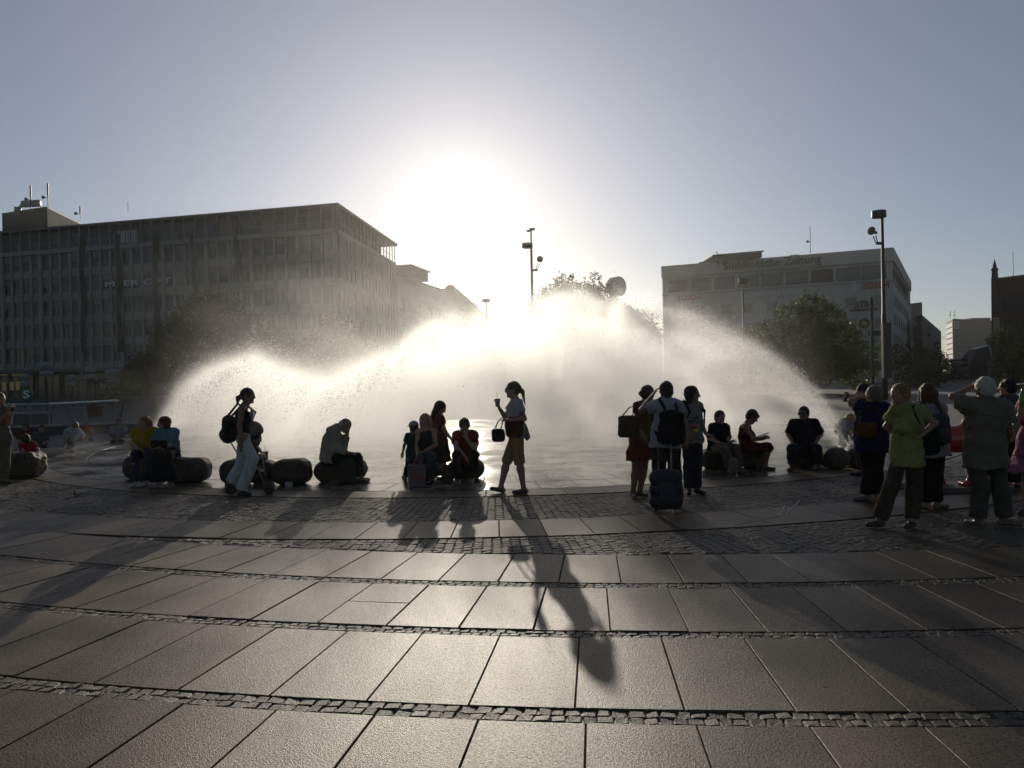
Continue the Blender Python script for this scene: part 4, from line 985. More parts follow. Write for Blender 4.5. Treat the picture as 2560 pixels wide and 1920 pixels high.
def horn(r, x, y, z, sgn, face, arm=0.5, rad=0.26):
    """loudspeaker horn on a bracket"""
    m = MB(); m.box((x + sgn * arm * 0.5, y, z), (arm, 0.12, 0.16)); m.tube([(x + sgn * arm, y, z + 0.05), (x + sgn * (arm + 0.15), y, z + 0.45)], 0.03, 6); m.tube([(x + sgn * arm * 0.7, y, z + 0.05), (x + sgn * arm, y, z + 0.5)], 0.03, 6); m.build('bracket', METAL, r)
    f = nrm(face); c = np.array([x + sgn * (arm + 0.12), y, z + 0.72]); m = MB(); m.lathe([(0.08, -0.34), (0.10, -0.12), (0.12, 0.0), (rad * 0.7, 0.16), (rad, 0.27), (rad * 0.94, 0.275), (0.1, 0.1)], c, 20, f); m.build('loudspeaker_horn', GREYM, r, True)
r, x, y, z = lamp_post(2205, 527, 48, 'tall dark lamp post with loudspeaker right of the lettered block', 0.86, 0.42, -0.2)
horn(r, x, y, z - 2.0, -1, (-0.75, -0.6, 0.1), 0.42)
m = MB(); m.box((x + 0.02, y - 0.2, 3.0), (0.5, 0.3, 3.4)); 
for k in range(6): m.box((x + 0.02, y - 0.37, 1.8 + k * 0.5), (0.42, 0.03, 0.03))
m.tube([(x - 0.75, y, 0), (x - 0.75, y, 6.3)], 0.09, 8); m.build('control_box', METAL, r)
r, x, y, z = lamp_post(1328, 608, 55, 'hazy lamp post with loudspeaker and camera right of the sun', 0.76, 0.34, -0.28)
m = MB(); m.tube([(x, y, z - 0.2), (x, y, z + 0.95)], 0.055, 8); m.box((x + 0.08, y - 0.02, z + 0.98), (0.36, 0.2, 0.14), 0.2); m.box((x - 0.16, y - 0.05, z + 0.86), (0.26, 0.16, 0.12), -0.5); m.build('camera_head', METAL, r)
horn(r, x, y, z - 1.9, 1, (0.15, -0.98, 0.0), 0.42, 0.23)
lamp_post(1215, 748, 92, 'small far lamp post hanging in the glare before the terrace', 0.92, 0.34, 0.0, pole_r=0.09)
lamp_post(1857, 697, 84, 'lamp post standing before the lettered block, left of its tree', 1.0, 0.5, 0.05, pole_r=0.12)
# twin-disc lamps of the shady corner
GLOBE = mat('lamp_glass', (0.40, 0.42, 0.45), rough=0.35, var=0.05, trans=0.5)
for px_, py_, d, w, lab in ((115, 905, 62, 1.0, 'tallest twin-disc lamp before the canopy at the left'), (62, 934, 70, 0.85, 'smaller twin-disc lamp nearest the left edge'), (180, 936, 74, 0.85, 'small twin-disc lamp right of the tallest one'), (227, 914, 60, 0.95, 'twin-disc lamp half hidden by palm leaves'), (281, 922, 58, 1.0, 'twin-disc lamp beside the potted bush')):
    t = P(px_, py_, d); r = empty('globe_lamp', (t[0], t[1], 0), label=lab, cat='street lamp', group='twin-disc lamps in the shady corner')
    m = MB(); m.tube([(t[0], t[1], -0.05), (t[0], t[1], t[2] - 0.1)], 0.06, 8); m.build('pole', METAL, r)
    for k in range(2):
        m = MB(); m.lathe([(0.05, 0.0), (w * 0.42, 0.1), (w * 0.5, 0.26), (w * 0.42, 0.45), (0.1, 0.54)], (t[0], t[1], t[2] - 0.55 - k * 0.62), 18); m.build('lamp_globe', GLOBE, r, True)
# underground entrance with railing and S sign
r = empty('station_entrance', tuple(P(60, 1012, 34) * [1, 1, 0]), label='railed station stairway entrance at the left with an S sign', cat='station entrance')
a_, b_, z_ = P(-60, 1013, 34), P(122, 1010, 34), P(60, 1012, 34)[2]
m = MB(); m.tube([(a_[0], 34, z_), (b_[0], 34, z_)], 0.06, 8); m.tube([(a_[0], 34, z_ - 0.35), (b_[0], 34, z_ - 0.35)], 0.03, 8); m.tube([(b_[0], 34, z_), (b_[0], 40, z_)], 0.06, 8)
m.build('handrail', mat('pale_rail', (0.35, 0.36, 0.37), rough=0.4, metal=0.4, var=0.05), r)
for x_ in np.linspace(a_[0], b_[0], 5): m = MB(); m.tube([(x_, 34, 0), (x_, 34, z_)], 0.05, 8); m.build('rail_post', GREYM, r)
m = MB(); m.box(((a_[0] + b_[0]) / 2, 34.1, 0.28), (b_[0] - a_[0], 0.25, 0.56)); m.build('low_wall', CONC_D, r)
sp_ = P(70, 985, 34); m = MB(); m.tube([(sp_[0], 34, z_), (sp_[0], 34, sp_[2] + 0.3)], 0.04, 8); m.build('sign_pole', METAL, r)
m = MB(); m.lathe([(0.26, 0), (0.26, 0.08)], (sp_[0], 33.95, sp_[2]), 20, (0, -1, 0)); m.build('sign_disc', mat('sign_green', (0.03, 0.10, 0.05), rough=0.5, var=0.05), r)
fit_text('S', 'sign_letter', WHITE_L, (sp_[0] - 0.14, 33.85, sp_[2] - 0.17), (sp_[0] + 0.14, 33.85, sp_[2] - 0.17), 0.34, 0.01, r, bold=0.02)
# low railing further back
r = empty('cafe_railing', tuple(G(190, 1048)), label='short bright-topped railing in the shade behind the fountain', cat='railing')
q0 = P(168, 1020, 40); q1 = P(216, 1019, 40); m = MB(); m.tube([q0, q1], 0.04, 6); m.build('handrail', mat('pale_rail', (0.35, 0.36, 0.37), rough=0.4, metal=0.4, var=0.05), r)
for i in range(7): q = q0 + (q1 - q0) * i / 6; m = MB(); m.tube([q, (q[0], q[1], 0.0)], 0.025, 6); m.build('baluster', GREYM, r)

# ================================================================ trees
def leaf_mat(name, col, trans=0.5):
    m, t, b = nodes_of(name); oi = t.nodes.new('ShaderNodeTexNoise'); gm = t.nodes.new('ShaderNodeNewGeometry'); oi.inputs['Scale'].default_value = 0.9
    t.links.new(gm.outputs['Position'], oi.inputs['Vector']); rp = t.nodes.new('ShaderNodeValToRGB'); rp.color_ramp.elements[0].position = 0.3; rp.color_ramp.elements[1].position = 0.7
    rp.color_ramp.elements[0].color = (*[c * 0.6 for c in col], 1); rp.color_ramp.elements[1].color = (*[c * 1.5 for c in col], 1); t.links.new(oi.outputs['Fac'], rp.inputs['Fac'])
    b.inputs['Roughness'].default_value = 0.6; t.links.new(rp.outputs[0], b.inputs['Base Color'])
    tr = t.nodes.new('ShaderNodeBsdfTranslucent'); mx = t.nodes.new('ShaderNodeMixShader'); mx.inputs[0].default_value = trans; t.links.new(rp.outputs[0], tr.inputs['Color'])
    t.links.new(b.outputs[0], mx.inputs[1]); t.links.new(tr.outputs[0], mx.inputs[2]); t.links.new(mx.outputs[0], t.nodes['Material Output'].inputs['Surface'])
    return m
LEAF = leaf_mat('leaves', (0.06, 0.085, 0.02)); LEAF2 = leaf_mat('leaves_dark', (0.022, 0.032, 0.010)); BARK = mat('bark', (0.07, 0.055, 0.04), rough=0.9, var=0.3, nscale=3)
def tree(base, clumps, n, ls, label, name='tree', lm=LEAF, group='trees round the square', trunk_r=0.22):
    """clumps: (dx, dy, z, rx, rz) blobs of foliage about the base"""
    b = np.asarray(base, float); r = empty(name, (b[0], b[1], 0), label=label, cat='tree', group=group)
    zc = np.mean([c[2] for c in clumps]); m = MB(); top = np.array([b[0], b[1], zc * 0.75])
    m.tube([(b[0], b[1], -0.1), (b[0] + 0.1, b[1], zc * 0.35), top], [trunk_r, trunk_r * 0.75, trunk_r * 0.5], 8)
    for c in clumps:
        e_ = b + [c[0], c[1], 0]; e_[2] = c[2]; md = (top + e_) / 2 + [0, 0, -0.3]; m.tube([top * [1, 1, 0.8], md, e_], [trunk_r * 0.4, trunk_r * 0.25, 0.03], 6)
    m.build('trunk', BARK, r, True)
    w = np.array([c[3] ** 2 * c[4] for c in clumps]); w = w / w.sum(); V_, I_ = [], []
    ci = rng.choice(len(clumps), n, p=w); C_ = np.array(clumps)[ci]
    # twigs: leaves gathered in small tufts on and inside each clump
    dr = rng.normal(size=(n, 3)); dr /= np.linalg.norm(dr, axis=1)[:, None]; rad_ = (0.55 + 0.5 * rng.random(n) ** 0.6)[:, None]
    cen = np.stack([b[0] + C_[:, 0], b[1] + C_[:, 1], C_[:, 2]], 1) + dr * rad_ * np.stack([C_[:, 3], C_[:, 3], C_[:, 4]], 1)
    k = 5; cen = np.repeat(cen, k, 0) + rng.normal(0, ls * 0.9, (n * k, 3)); N_ = len(cen)
    a = rng.normal(size=(N_, 3)); a /= np.linalg.norm(a, axis=1)[:, None]; c = rng.normal(size=(N_, 3)); c = np.cross(a, c); c /= np.linalg.norm(c, axis=1)[:, None]
    s = (ls * (0.5 + 0.7 * rng.random(N_)))[:, None]
    v = np.stack([cen - a * s, cen + c * s * 0.45, cen + a * s, cen - c * s * 0.45], 1).reshape(-1, 3)
    me = bpy.data.meshes.new('crown'); me.vertices.add(len(v)); me.vertices.foreach_set('co', v.astype(np.float32).ravel()); me.loops.add(N_ * 4); me.loops.foreach_set('vertex_index', np.arange(N_ * 4, dtype=np.int32)); me.polygons.add(N_); me.polygons.foreach_set('loop_start', np.arange(0, N_ * 4, 4, dtype=np.int32)); me.update(calc_edges=True)
    meshobj('crown', me, lm, r)
    return r
def px_clumps(base, d, lst):
    out = []
    for px_, py_, rx, rz in lst:
        q = P(px_, py_, d); out.append((q[0] - base[0], random.uniform(-1.5, 1.5), q[2], rx, rz))
    return out
def ptree(bx, d, lst, n, ls, label, **kw):
    b = np.array([P(bx, 950, d)[0], d, 0]); return tree(b, px_clumps(b, d, lst), n, ls, label, **kw)
ptree(2030, 68, [(2025, 765, 1.2, 1.1), (1990, 790, 1.7, 1.2), (2050, 800, 2.0, 1.4), (1930, 835, 2.0, 1.2), (2000, 850, 2.4, 1.6), (2080, 850, 2.2, 1.6), (1920, 890, 1.9, 1.5), (2020, 910, 2.8, 1.8), (2110, 905, 2.0, 1.6), (2150, 890, 1.3, 1.2), (2160, 930, 1.4, 1.3), (1960, 940, 2.3, 1.5)], 3800, 0.2, 'bushy green tree in front of the lettered block, right of the spray')
ptree(1415, 105, [(1415, 712, 1.5, 1.6), (1395, 745, 2.4, 1.9), (1450, 740, 2.4, 1.8), (1350, 770, 2.0, 1.5), (1490, 705, 1.0, 1.5), (1505, 745, 2.0, 1.6), (1420, 785, 3.6, 2.2), (1500, 785, 2.6, 1.8), (1540, 775, 2.0, 1.2), (1360, 815, 3.0, 2.0), (1450, 830, 4.0, 2.4), (1540, 815, 2.6, 1.8), (1590, 805, 2.0, 1.5), (1620, 830, 1.6, 1.3)], 3800, 0.27, 'pale hazy tree behind the highest part of the spray')
ptree(1330, 112, [(1320, 805, 1.2, 1.0), (1300, 830, 1.8, 1.4), (1345, 835, 1.9, 1.4)], 700, 0.28, 'small faded treetop left of the lamp with the camera')
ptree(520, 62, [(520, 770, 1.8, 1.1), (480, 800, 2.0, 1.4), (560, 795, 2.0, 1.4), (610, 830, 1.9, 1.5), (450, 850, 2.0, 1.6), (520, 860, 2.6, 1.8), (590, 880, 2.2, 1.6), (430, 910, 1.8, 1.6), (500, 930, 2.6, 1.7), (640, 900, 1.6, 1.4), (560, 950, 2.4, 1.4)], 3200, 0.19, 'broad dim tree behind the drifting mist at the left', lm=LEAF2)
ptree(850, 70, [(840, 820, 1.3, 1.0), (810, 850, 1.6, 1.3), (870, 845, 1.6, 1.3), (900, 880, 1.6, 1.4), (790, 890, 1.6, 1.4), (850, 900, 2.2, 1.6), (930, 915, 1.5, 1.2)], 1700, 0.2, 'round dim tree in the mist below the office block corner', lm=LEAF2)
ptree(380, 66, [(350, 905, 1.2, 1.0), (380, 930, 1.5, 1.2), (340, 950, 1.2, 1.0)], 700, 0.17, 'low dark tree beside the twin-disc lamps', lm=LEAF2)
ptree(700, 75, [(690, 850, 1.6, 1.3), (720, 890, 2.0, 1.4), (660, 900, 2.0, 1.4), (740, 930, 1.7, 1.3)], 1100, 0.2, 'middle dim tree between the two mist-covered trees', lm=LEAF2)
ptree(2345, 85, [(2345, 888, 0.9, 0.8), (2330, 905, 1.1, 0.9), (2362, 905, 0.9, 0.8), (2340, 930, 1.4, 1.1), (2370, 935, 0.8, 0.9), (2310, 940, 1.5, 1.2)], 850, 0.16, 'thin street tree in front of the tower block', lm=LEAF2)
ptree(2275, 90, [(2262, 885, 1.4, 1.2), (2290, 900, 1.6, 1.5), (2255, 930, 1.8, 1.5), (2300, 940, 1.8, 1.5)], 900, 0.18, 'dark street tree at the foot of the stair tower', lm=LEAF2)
ptree(2545, 70, [(2540, 855, 1.5, 1.3), (2570, 880, 1.8, 1.5), (2525, 895, 1.6, 1.3), (2550, 930, 2.2, 1.5)], 1300, 0.16, 'dark green tree before the brick hall at the right edge', lm=LEAF)
# potted palm and bush in the shade
for px_, d, lab in ((236, 46, 'potted palm with arching fronds in the shady corner'),):
    q = P(px_, 1000, d); b = np.array([q[0], d, 0.0]); r = empty('potted_palm', b, label=lab, cat='plant')
    m = MB(); m.lathe([(0.35, 0), (0.45, 0.6), (0.5, 0.62)], b, 16); m.build('pot', plaster('terracotta', (0.2, 0.09, 0.05)), r)
    m = MB(); m.tube([b + [0, 0, 0.5], b + [0.1, 0, 1.9]], 0.09, 8); m.build('trunk', BARK, r)
    m = MB()
    for k in range(16):
        th = k * 2.4; el = 0.6 + 0.5 * random.random(); L_ = random.uniform(1.1, 1.6)
        pts_ = [b + [0.1, 0, 1.9] + np.array([math.cos(th) * math.cos(el) * L_ * s_, math.sin(th) * math.cos(el) * L_ * s_, math.sin(el) * L_ * s_ - 0.9 * s_ * s_]) for s_ in np.linspace(0, 1, 6)]
        sd = np.array([-math.sin(th), math.cos(th), 0]) * 0.16; i0 = len(m.v)
        for i, p_ in enumerate(pts_): w_ = math.sin(math.pi * min(1, (i + 0.6) / 6)); m.v += [tuple(p_ - sd * w_ + [0, 0, -0.05]), tuple(p_), tuple(p_ + sd * w_ + [0, 0, -0.05])]
        for i in range(5): a = i0 + 3 * i; m.f += [(a, a + 1, a + 4, a + 3), (a + 1, a + 2, a + 5, a + 4)]; m.mi += [0, 0]
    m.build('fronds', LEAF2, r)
ptree(300, 46, [(300, 955, 0.7, 0.7), (312, 985, 0.8, 0.7), (325, 960, 0.5, 0.5)], 350, 0.09, 'potted bush with light flowers beside the palm', name='potted_bush', lm=LEAF, group=None, trunk_r=0.06)
# ================================================================ people
def hand_sdf(s_, w, fd, pn, k=1.0, curl=0.4, side=1):
    """palm, four bent fingers of different lengths and a thumb; w wrist, fd finger direction, pn palm normal"""
    fd = nrm(fd); pn = nrm(pn - np.dot(pn, fd) * fd); sd = np.cross(fd, pn) * side
    pc = w + fd * 0.045 * k
    s_.cap(w, w + fd * 0.085 * k, 0.019 * k, 0.016 * k, wide=2.0, axis=sd, k=0.012)
    for i, L_ in enumerate((0.068, 0.077, 0.073, 0.056)):
        b = w + fd * 0.083 * k + sd * (0.030 - 0.020 * i) * k; c1 = curl * 0.7; c2 = curl * 1.6
        m_ = b + (fd * math.cos(c1) + pn * math.sin(c1)) * L_ * 0.52 * k; e = m_ + (fd * math.cos(c2) + pn * math.sin(c2)) * L_ * 0.5 * k
        s_.cap(b, m_, 0.0088 * k, 0.0082 * k, k=0.003); s_.cap(m_, e, 0.0082 * k, 0.007 * k, k=0.003)
    b = w + fd * 0.022 * k + sd * 0.030 * k; m_ = b + (fd * 0.55 + sd * 0.75 + pn * 0.3) * 0.042 * k; e = m_ + (fd * 0.85 + sd * 0.25 + pn * 0.4) * 0.034 * k
    s_.cap(b, m_, 0.0115 * k, 0.010 * k, k=0.006); s_.cap(m_, e, 0.010 * k, 0.008 * k, k=0.004)
BODYN = [0]
def person(label, d, J, H=1.68, face=(0, -1, 0), top=None, bottom=None, hair=None, shoes=(0.03, 0.03, 0.03), skin=SKIN, side=0.0, hips_dy=None, h=0.0125,
           toe=None, group=None, hand=None, girth=0.95, headpitch=0.0, hat=None, glasses=False, handcurl=(0.45, 0.45), bust=0.0, headk=1.0, sleeve_w=1.0, chest=None):
    s = H / 1.70; BODYN[0] += 1; seed = BODYN[0] * 1.7
    S = side
    dyd = {'sa': -S, 'sb': S, 'ea': -S * 1.1, 'eb': S * 1.1, 'wa': -S, 'wb': S, 'ha': -S * 0.55, 'hb': S * 0.55, 'ka': -S * 0.5, 'kb': S * 0.5, 'fa': -S * 0.5, 'fb': S * 0.5}
    j = {}
    for k, v in J.items():
        dy = (v[2] if len(v) > 2 else 0.0) + dyd.get(k, 0.0)
        j[k] = P(v[0], v[1], d + dy)
    if 'ha' not in j:
        c = j['hip']; ax_ = nrm(np.array([1, 0, 0]) if S == 0 else np.array([0.15, 1, 0])); w_ = 0.085 * s * girth
        j['ha'] = c - ax_ * w_; j['hb'] = c + ax_ * w_
    hip = (j['ha'] + j['hb']) / 2; shc = (j['sa'] + j['sb']) / 2
    for a in 'ab':
        if j['f' + a][2] < 0.17: j['f' + a][2] = 0.085 * s
    f = nrm(face); up = nrm(np.array([0, 0, 1.0]) - 0.0 * f)
    sd = nrm(np.cross(f, up)); up = nrm(np.cross(sd, f))
    hd = j['hd']; hs = 1.05 * s ** 0.5 * headk if H > 1.3 else headk * (0.9 + 0.05 * H)
    root = empty('person', (hip[0], hip[1], 0), label=label, cat='person', group=group)
    R = np.array([sd, f, up])
    spine = nrm(shc - hip); wax = nrm(j['sb'] - j['sa']); 
    wax2 = nrm(j['hb'] - j['ha'])
    depth_ax = nrm(np.cross(wax, spine)); fr = depth_ax if np.dot(depth_ax, f) > 0 else -depth_ax
    # ---------------- body: one continuous surface
    B = SDF()
    B.ell(hd + up * 0.012 * hs, (0.074 * hs, 0.094 * hs, 0.092 * hs), R)
    B.ell(hd + f * 0.022 * hs - up * 0.055 * hs, (0.055 * hs, 0.062 * hs, 0.062 * hs), R, k=0.03)
    B.cap(hd + f * 0.088 * hs + up * 0.005 * hs, hd + f * 0.104 * hs - up * 0.028 * hs, 0.010 * hs, 0.015 * hs, k=0.012)
    B.cap(hd + f * 0.075 * hs - up * 0.052 * hs - sd * 0.018 * hs, hd + f * 0.075 * hs - up * 0.052 * hs + sd * 0.018 * hs, 0.011 * hs, k=0.01)
    B.ell(hd + f * 0.066 * hs - up * 0.094 * hs, (0.024 * hs, 0.022 * hs, 0.02 * hs), R, k=0.02)
    for q in (-1, 1):
        B.cap(hd + f * 0.083 * hs + up * 0.022 * hs + sd * q * 0.012 * hs, hd + f * 0.070 * hs + up * 0.022 * hs + sd * q * 0.045 * hs, 0.010 * hs, k=0.012)
        B.ell(hd + sd * q * 0.077 * hs - up * 0.012 * hs - f * 0.005, (0.010 * hs, 0.020 * hs, 0.031 * hs), R, k=0.008)
        B.cut(hd + f * 0.094 * hs + sd * q * 0.031 * hs + up * 0.004 * hs, (0.014 * hs, 0.012 * hs, 0.009 * hs), R)
    nb = j.get('nk', shc + spine * 0.05 * s)
    B.cap(nb, hd - up * 0.07 * hs - f * 0.012 * hs, 0.056 * s, 0.050 * s, k=0.03)
    g_ = girth
    hw_ = float(np.linalg.norm(j['sb'] - j['sa'])) / 2; cwd = min(1.7, max(1.15, 0.80 * hw_ / (0.10 * s * g_)))
    chest_c = shc - spine * 0.10 * s; waist = hip + spine * 0.16 * s
    B.cap(shc - spine * 0.03 * s, shc - spine * 0.16 * s, 0.075 * s * g_, 0.10 * s * g_, wide=cwd, axis=wax, k=0.05)
    B.cap(shc - spine * 0.14 * s, waist, 0.10 * s * g_, 0.092 * s * g_, wide=cwd * 0.92, axis=wax, k=0.05)
    B.cap(waist, hip - spine * 0.0 * s, 0.092 * s * g_, 0.105 * s * g_, wide=1.42, axis=wax2, k=0.05)
    if bust > 0:
        for q in (-1, 1): B.ell(shc - spine * 0.17 * s + fr * 0.085 * s * g_ + wax * q * 0.062 * s, (bust, bust, bust), k=0.04)
    for a, sg in (('a', -1), ('b', 1)):
        sh_, el, wr = j['s' + a], j['e' + a], j['w' + a]
        B.cap(nb - spine * 0.01, sh_, 0.045 * s, 0.052 * s, k=0.04)
        B.cap(sh_, el, 0.048 * s * g_ ** 0.5, 0.037 * s * g_ ** 0.5, k=0.03); B.cap(el, wr, 0.039 * s, 0.026 * s, k=0.015)
        fd = nrm(wr - el)
        if hand and hand.get(a) is not None: fd = nrm(np.array(hand[a]))
        pn = np.cross(fd, np.array([0, 0, 1.0])); pn = -depth_ax * 0.3 + np.array([0, 0.2, -0.6]) if np.linalg.norm(pn) < 0.2 else -pn * sg * 0.3 + np.array([0, 0, -1]) * 0.7 + np.array([-sg * 0.3, 0, 0])
        hand_sdf(B, wr + fd * 0.01, fd, pn, k=s ** 0.8, curl=handcurl[0 if a == 'a' else 1], side=sg)
        hp, kn, an = j['h' + a], j['k' + a], j['f' + a]
        B.cap(hp, kn, 0.088 * s * g_ ** 0.5, 0.056 * s, k=0.04); 
        mid = kn + (an - kn) * 0.32; B.cap(kn, mid, 0.054 * s, 0.056 * s, k=0.03); B.cap(mid, an, 0.056 * s, 0.036 * s, k=0.03)
        td = toe[a] if toe and toe.get(a) is not None else (f[0], f[1], 0)
        td = nrm(np.array(td)); heel = an - np.array([0, 0, 0.045 * s]) - td * 0.035 * s; heel[2] = max(heel[2], 0.038 * s); tp = an + td * 0.128 * s - np.array([0, 0, 0.055 * s]); tp[2] = max(tp[2], 0.028 * s)
        j['heel' + a], j['tip' + a] = heel, tp
        B.cap(an, heel, 0.036 * s, 0.036 * s, k=0.02); B.cap(heel, tp, 0.036 * s, 0.027 * s, k=0.02, wide=1.15, axis=np.cross(td, (0, 0, 1)))
    B.build('body', skin, root, h=h)
    # eyes
    for q in (-1, 1):
        m = MB(); m.lathe([(0.001, -0.011 * hs), (0.008 * hs, -0.008 * hs), (0.0105 * hs, 0), (0.008 * hs, 0.008 * hs), (0.001, 0.011 * hs)], hd + f * 0.076 * hs + sd * q * 0.031 * hs + up * 0.004 * hs, 8, f); m.build('eye', EYE, root, True)
    # ---------------- clothes
    if top:
        col, sl_, inf = top[0], top[1], (top[2] if len(top) > 2 else 0.016); T = SDF(); hem = top[3] if len(top) > 3 else 0.06
        T.cap(shc - spine * 0.035 * s, shc - spine * 0.16 * s, 0.075 * s * g_ + inf, 0.10 * s * g_ + inf, wide=cwd, axis=wax, k=0.05)
        T.cap(shc - spine * 0.14 * s, waist, 0.10 * s * g_ + inf, 0.092 * s * g_ + inf * 1.2, wide=cwd * 0.93, axis=wax, k=0.05)
        T.cap(waist, hip - spine * hem, 0.092 * s * g_ + inf * 1.4, 0.108 * s * g_ + inf * 1.3, wide=1.42, axis=wax2, k=0.05, flat=True)
        if bust > 0:
            for q in (-1, 1): T.ell(shc - spine * 0.17 * s + fr * 0.085 * s * g_ + wax * q * 0.062 * s, (bust + inf, bust + inf, bust + inf), k=0.04)
        for a in 'ab':
            sh_, el, wr = j['s' + a], j['e' + a], j['w' + a]
            if sl_ > 0:
                T.cap(nb - spine * 0.03, sh_, 0.042 * s + inf, 0.052 * s + inf, k=0.04)
                t = min(sl_, 1.0); e_ = sh_ + (el - sh_) * t
                T.cap(sh_, e_, (0.048 * s * g_ ** 0.5 + inf) * sleeve_w, ((0.052 - 0.014 * t) * s * g_ ** 0.5 + inf * 1.3) * sleeve_w, k=0.03, flat=(sl_ < 1))
                if sl_ > 1: e2 = el + (wr - el) * (sl_ - 1); T.cap(el, e2, (0.039 * s + inf * 1.2) * sleeve_w, (0.028 * s + inf * 1.2) * sleeve_w, k=0.02, flat=True)
            else: T.cap(nb + (sh_ - nb) * 0.35 - spine * 0.03, nb + (sh_ - nb) * 0.72 - spine * 0.02, 0.04 * s, 0.045 * s, k=0.03)
        o = T.build('jacket' if sl_ > 1 else 'shirt', cloth(col), root, h=h, amp=0.0058, freq=17, seed=seed)
    if bottom and bottom[0] in ('trousers', 'shorts'):
        col, ln, fl = bottom[1], bottom[2], (bottom[3] if len(bottom) > 3 else 0.03); T = SDF()
        T.cap(hip + spine * 0.11 * s, hip - spine * 0.02 * s, 0.092 * s * g_ + 0.012, 0.105 * s * g_ + 0.012, wide=1.42, axis=wax2, k=0.05, flat0=True)
        for a in 'ab':
            hp, kn, an = j['h' + a], j['k' + a], j['f' + a]; r1 = 0.084 * s * g_ ** 0.5 + 0.008
            if ln <= 1.0: T.cap(hp, hp + (kn - hp) * ln, r1, 0.062 * s + fl, k=0.04, flat=True)
            else:
                T.cap(hp, kn, r1, 0.058 * s + fl * 0.6, k=0.022); e_ = kn + (an - kn) * (ln - 1.0)
                T.cap(kn, e_, 0.058 * s + fl * 0.7, 0.040 * s + fl * 0.95, k=0.018, flat=True)
        T.build('trousers' if ln > 1 else 'shorts', cloth(col, 0.03), root, h=h, amp=0.005, freq=13, seed=seed + 2)
    if bottom and bottom[0] == 'skirt':
        col, hz_, rr_ = bottom[1], bottom[2], bottom[3]; T = SDF(); cx = (j['ka'] + j['kb']) / 2 if len(bottom) < 5 else hip
        T.cap(hip + spine * 0.10 * s, hip - spine * 0.04 * s, 0.092 * s * g_ + 0.015, 0.108 * s * g_ + 0.02, wide=1.42, axis=wax2, k=0.05, flat0=True)
        foot = np.array([(hip[0] * 0.55 + cx[0] * 0.45), (hip[1] * 0.55 + cx[1] * 0.45), hz_])
        T.cap(hip - spine * 0.02, foot, 0.115 * s * g_ + 0.02, rr_, wide=1.25, axis=wax2, k=0.05, flat=True)
        T.build('skirt', cloth(col, 0.15), root, h=h, amp=0.009, freq=15, seed=seed + 3)
    if bottom and bottom[0] == 'lapskirt':
        col, hz_, rr_ = bottom[1], bottom[2], bottom[3]; T = SDF()
        T.cap(hip + spine * 0.10 * s, hip, 0.10 * s * g_ + 0.012, 0.12 * s * g_ + 0.015, wide=1.4, axis=wax2, k=0.05, flat0=True)
        for a in 'ab':
            kn, an = j['k' + a], j['f' + a]; T.cap(j['h' + a], kn, 0.10 * s, 0.085 * s, k=0.08)
            e_ = kn + (an - kn) * hz_; T.cap(kn, e_, 0.085 * s, rr_, k=0.08, flat=True)
        T.build('skirt', cloth(col, 0.08), root, h=h, amp=0.006, freq=14, seed=seed + 3)
    if shoes is not None:
        T = [SDF(), SDF()]
        for i, a in enumerate('ab'):
            hl, tp = j['heel' + a], j['tip' + a]; td = nrm(tp - hl)
            T[i].cap(hl, hl + (tp - hl) * 1.10, 0.039 * s, 0.030 * s, k=0.02, wide=1.12, axis=np.cross(td, (0, 0, 1))); T[i].ell(j['f' + a] - np.array([0, 0, 0.03]), (0.042 * s, 0.044 * s, 0.036 * s), k=0.02)
            T[i].build('shoe', mat('leather', shoes, rough=0.45, var=0.15), root, h=0.010)
    # ---------------- hair
    if hair:
        st, hc = hair; hm = mat('hair', hc, rough=0.6, var=0.25, nscale=40, bump=0.9, bscale=140, trans=0.3); T = SDF()
        if st != 'bald':
            T.ell(hd + up * 0.024 * hs - f * 0.014 * hs, (0.084 * hs, 0.101 * hs, 0.094 * hs), R, k=0.02)
            if st in ('short', 'curly'): T.ell(hd - up * 0.03 * hs - f * 0.045 * hs, (0.074 * hs, 0.062 * hs, 0.066 * hs), R, k=0.03)
            if st == 'curly':
                for q in range(14):
                    v = rng.normal(size=3); v[2] = abs(v[2]); v = nrm(v[0] * sd + v[1] * f * 0.8 + v[2] * up - f * 0.35); T.ell(hd + v * 0.088 * hs + up * 0.01, (0.028 * hs,) * 3, k=0.012)
            if st in ('bob', 'long', 'longfront'):
                for q in (-1, 0, 1): T.cap(hd + up * 0.0 - f * 0.055 * hs + sd * q * 0.055 * hs, hd - up * (0.12 if st == 'bob' else 0.26) * hs - f * 0.05 * hs + sd * q * 0.066 * hs, 0.046 * hs, 0.03 * hs, k=0.03)
                if st != 'long' or True:
                    for q in (-1, 1): T.cap(hd - f * 0.0 + sd * q * 0.078 * hs + up * 0.02, hd - up * (0.10 if st == 'bob' else 0.17) * hs + sd * q * 0.084 * hs - f * 0.0, 0.024 * hs, 0.02 * hs, k=0.02)
            if st in ('bun', 'pony', 'ponylong'): T.ell(hd - up * 0.02 * hs - f * 0.045 * hs, (0.072 * hs, 0.06 * hs, 0.06 * hs), R, k=0.03)
            if st == 'bun': T.ell(hd - f * 0.125 * hs - up * 0.005 * hs, (0.042 * hs,) * 3, R, k=0.02)
            if st == 'pony': T.cap(hd - f * 0.10 * hs + up * 0.01 * hs, hd - f * 0.15 * hs - up * 0.04 * hs, 0.022 * hs, 0.034 * hs, k=0.02); T.cap(hd - f * 0.15 * hs - up * 0.04 * hs, hd - f * 0.165 * hs - up * 0.14 * hs, 0.034 * hs, 0.010 * hs, k=0.02)
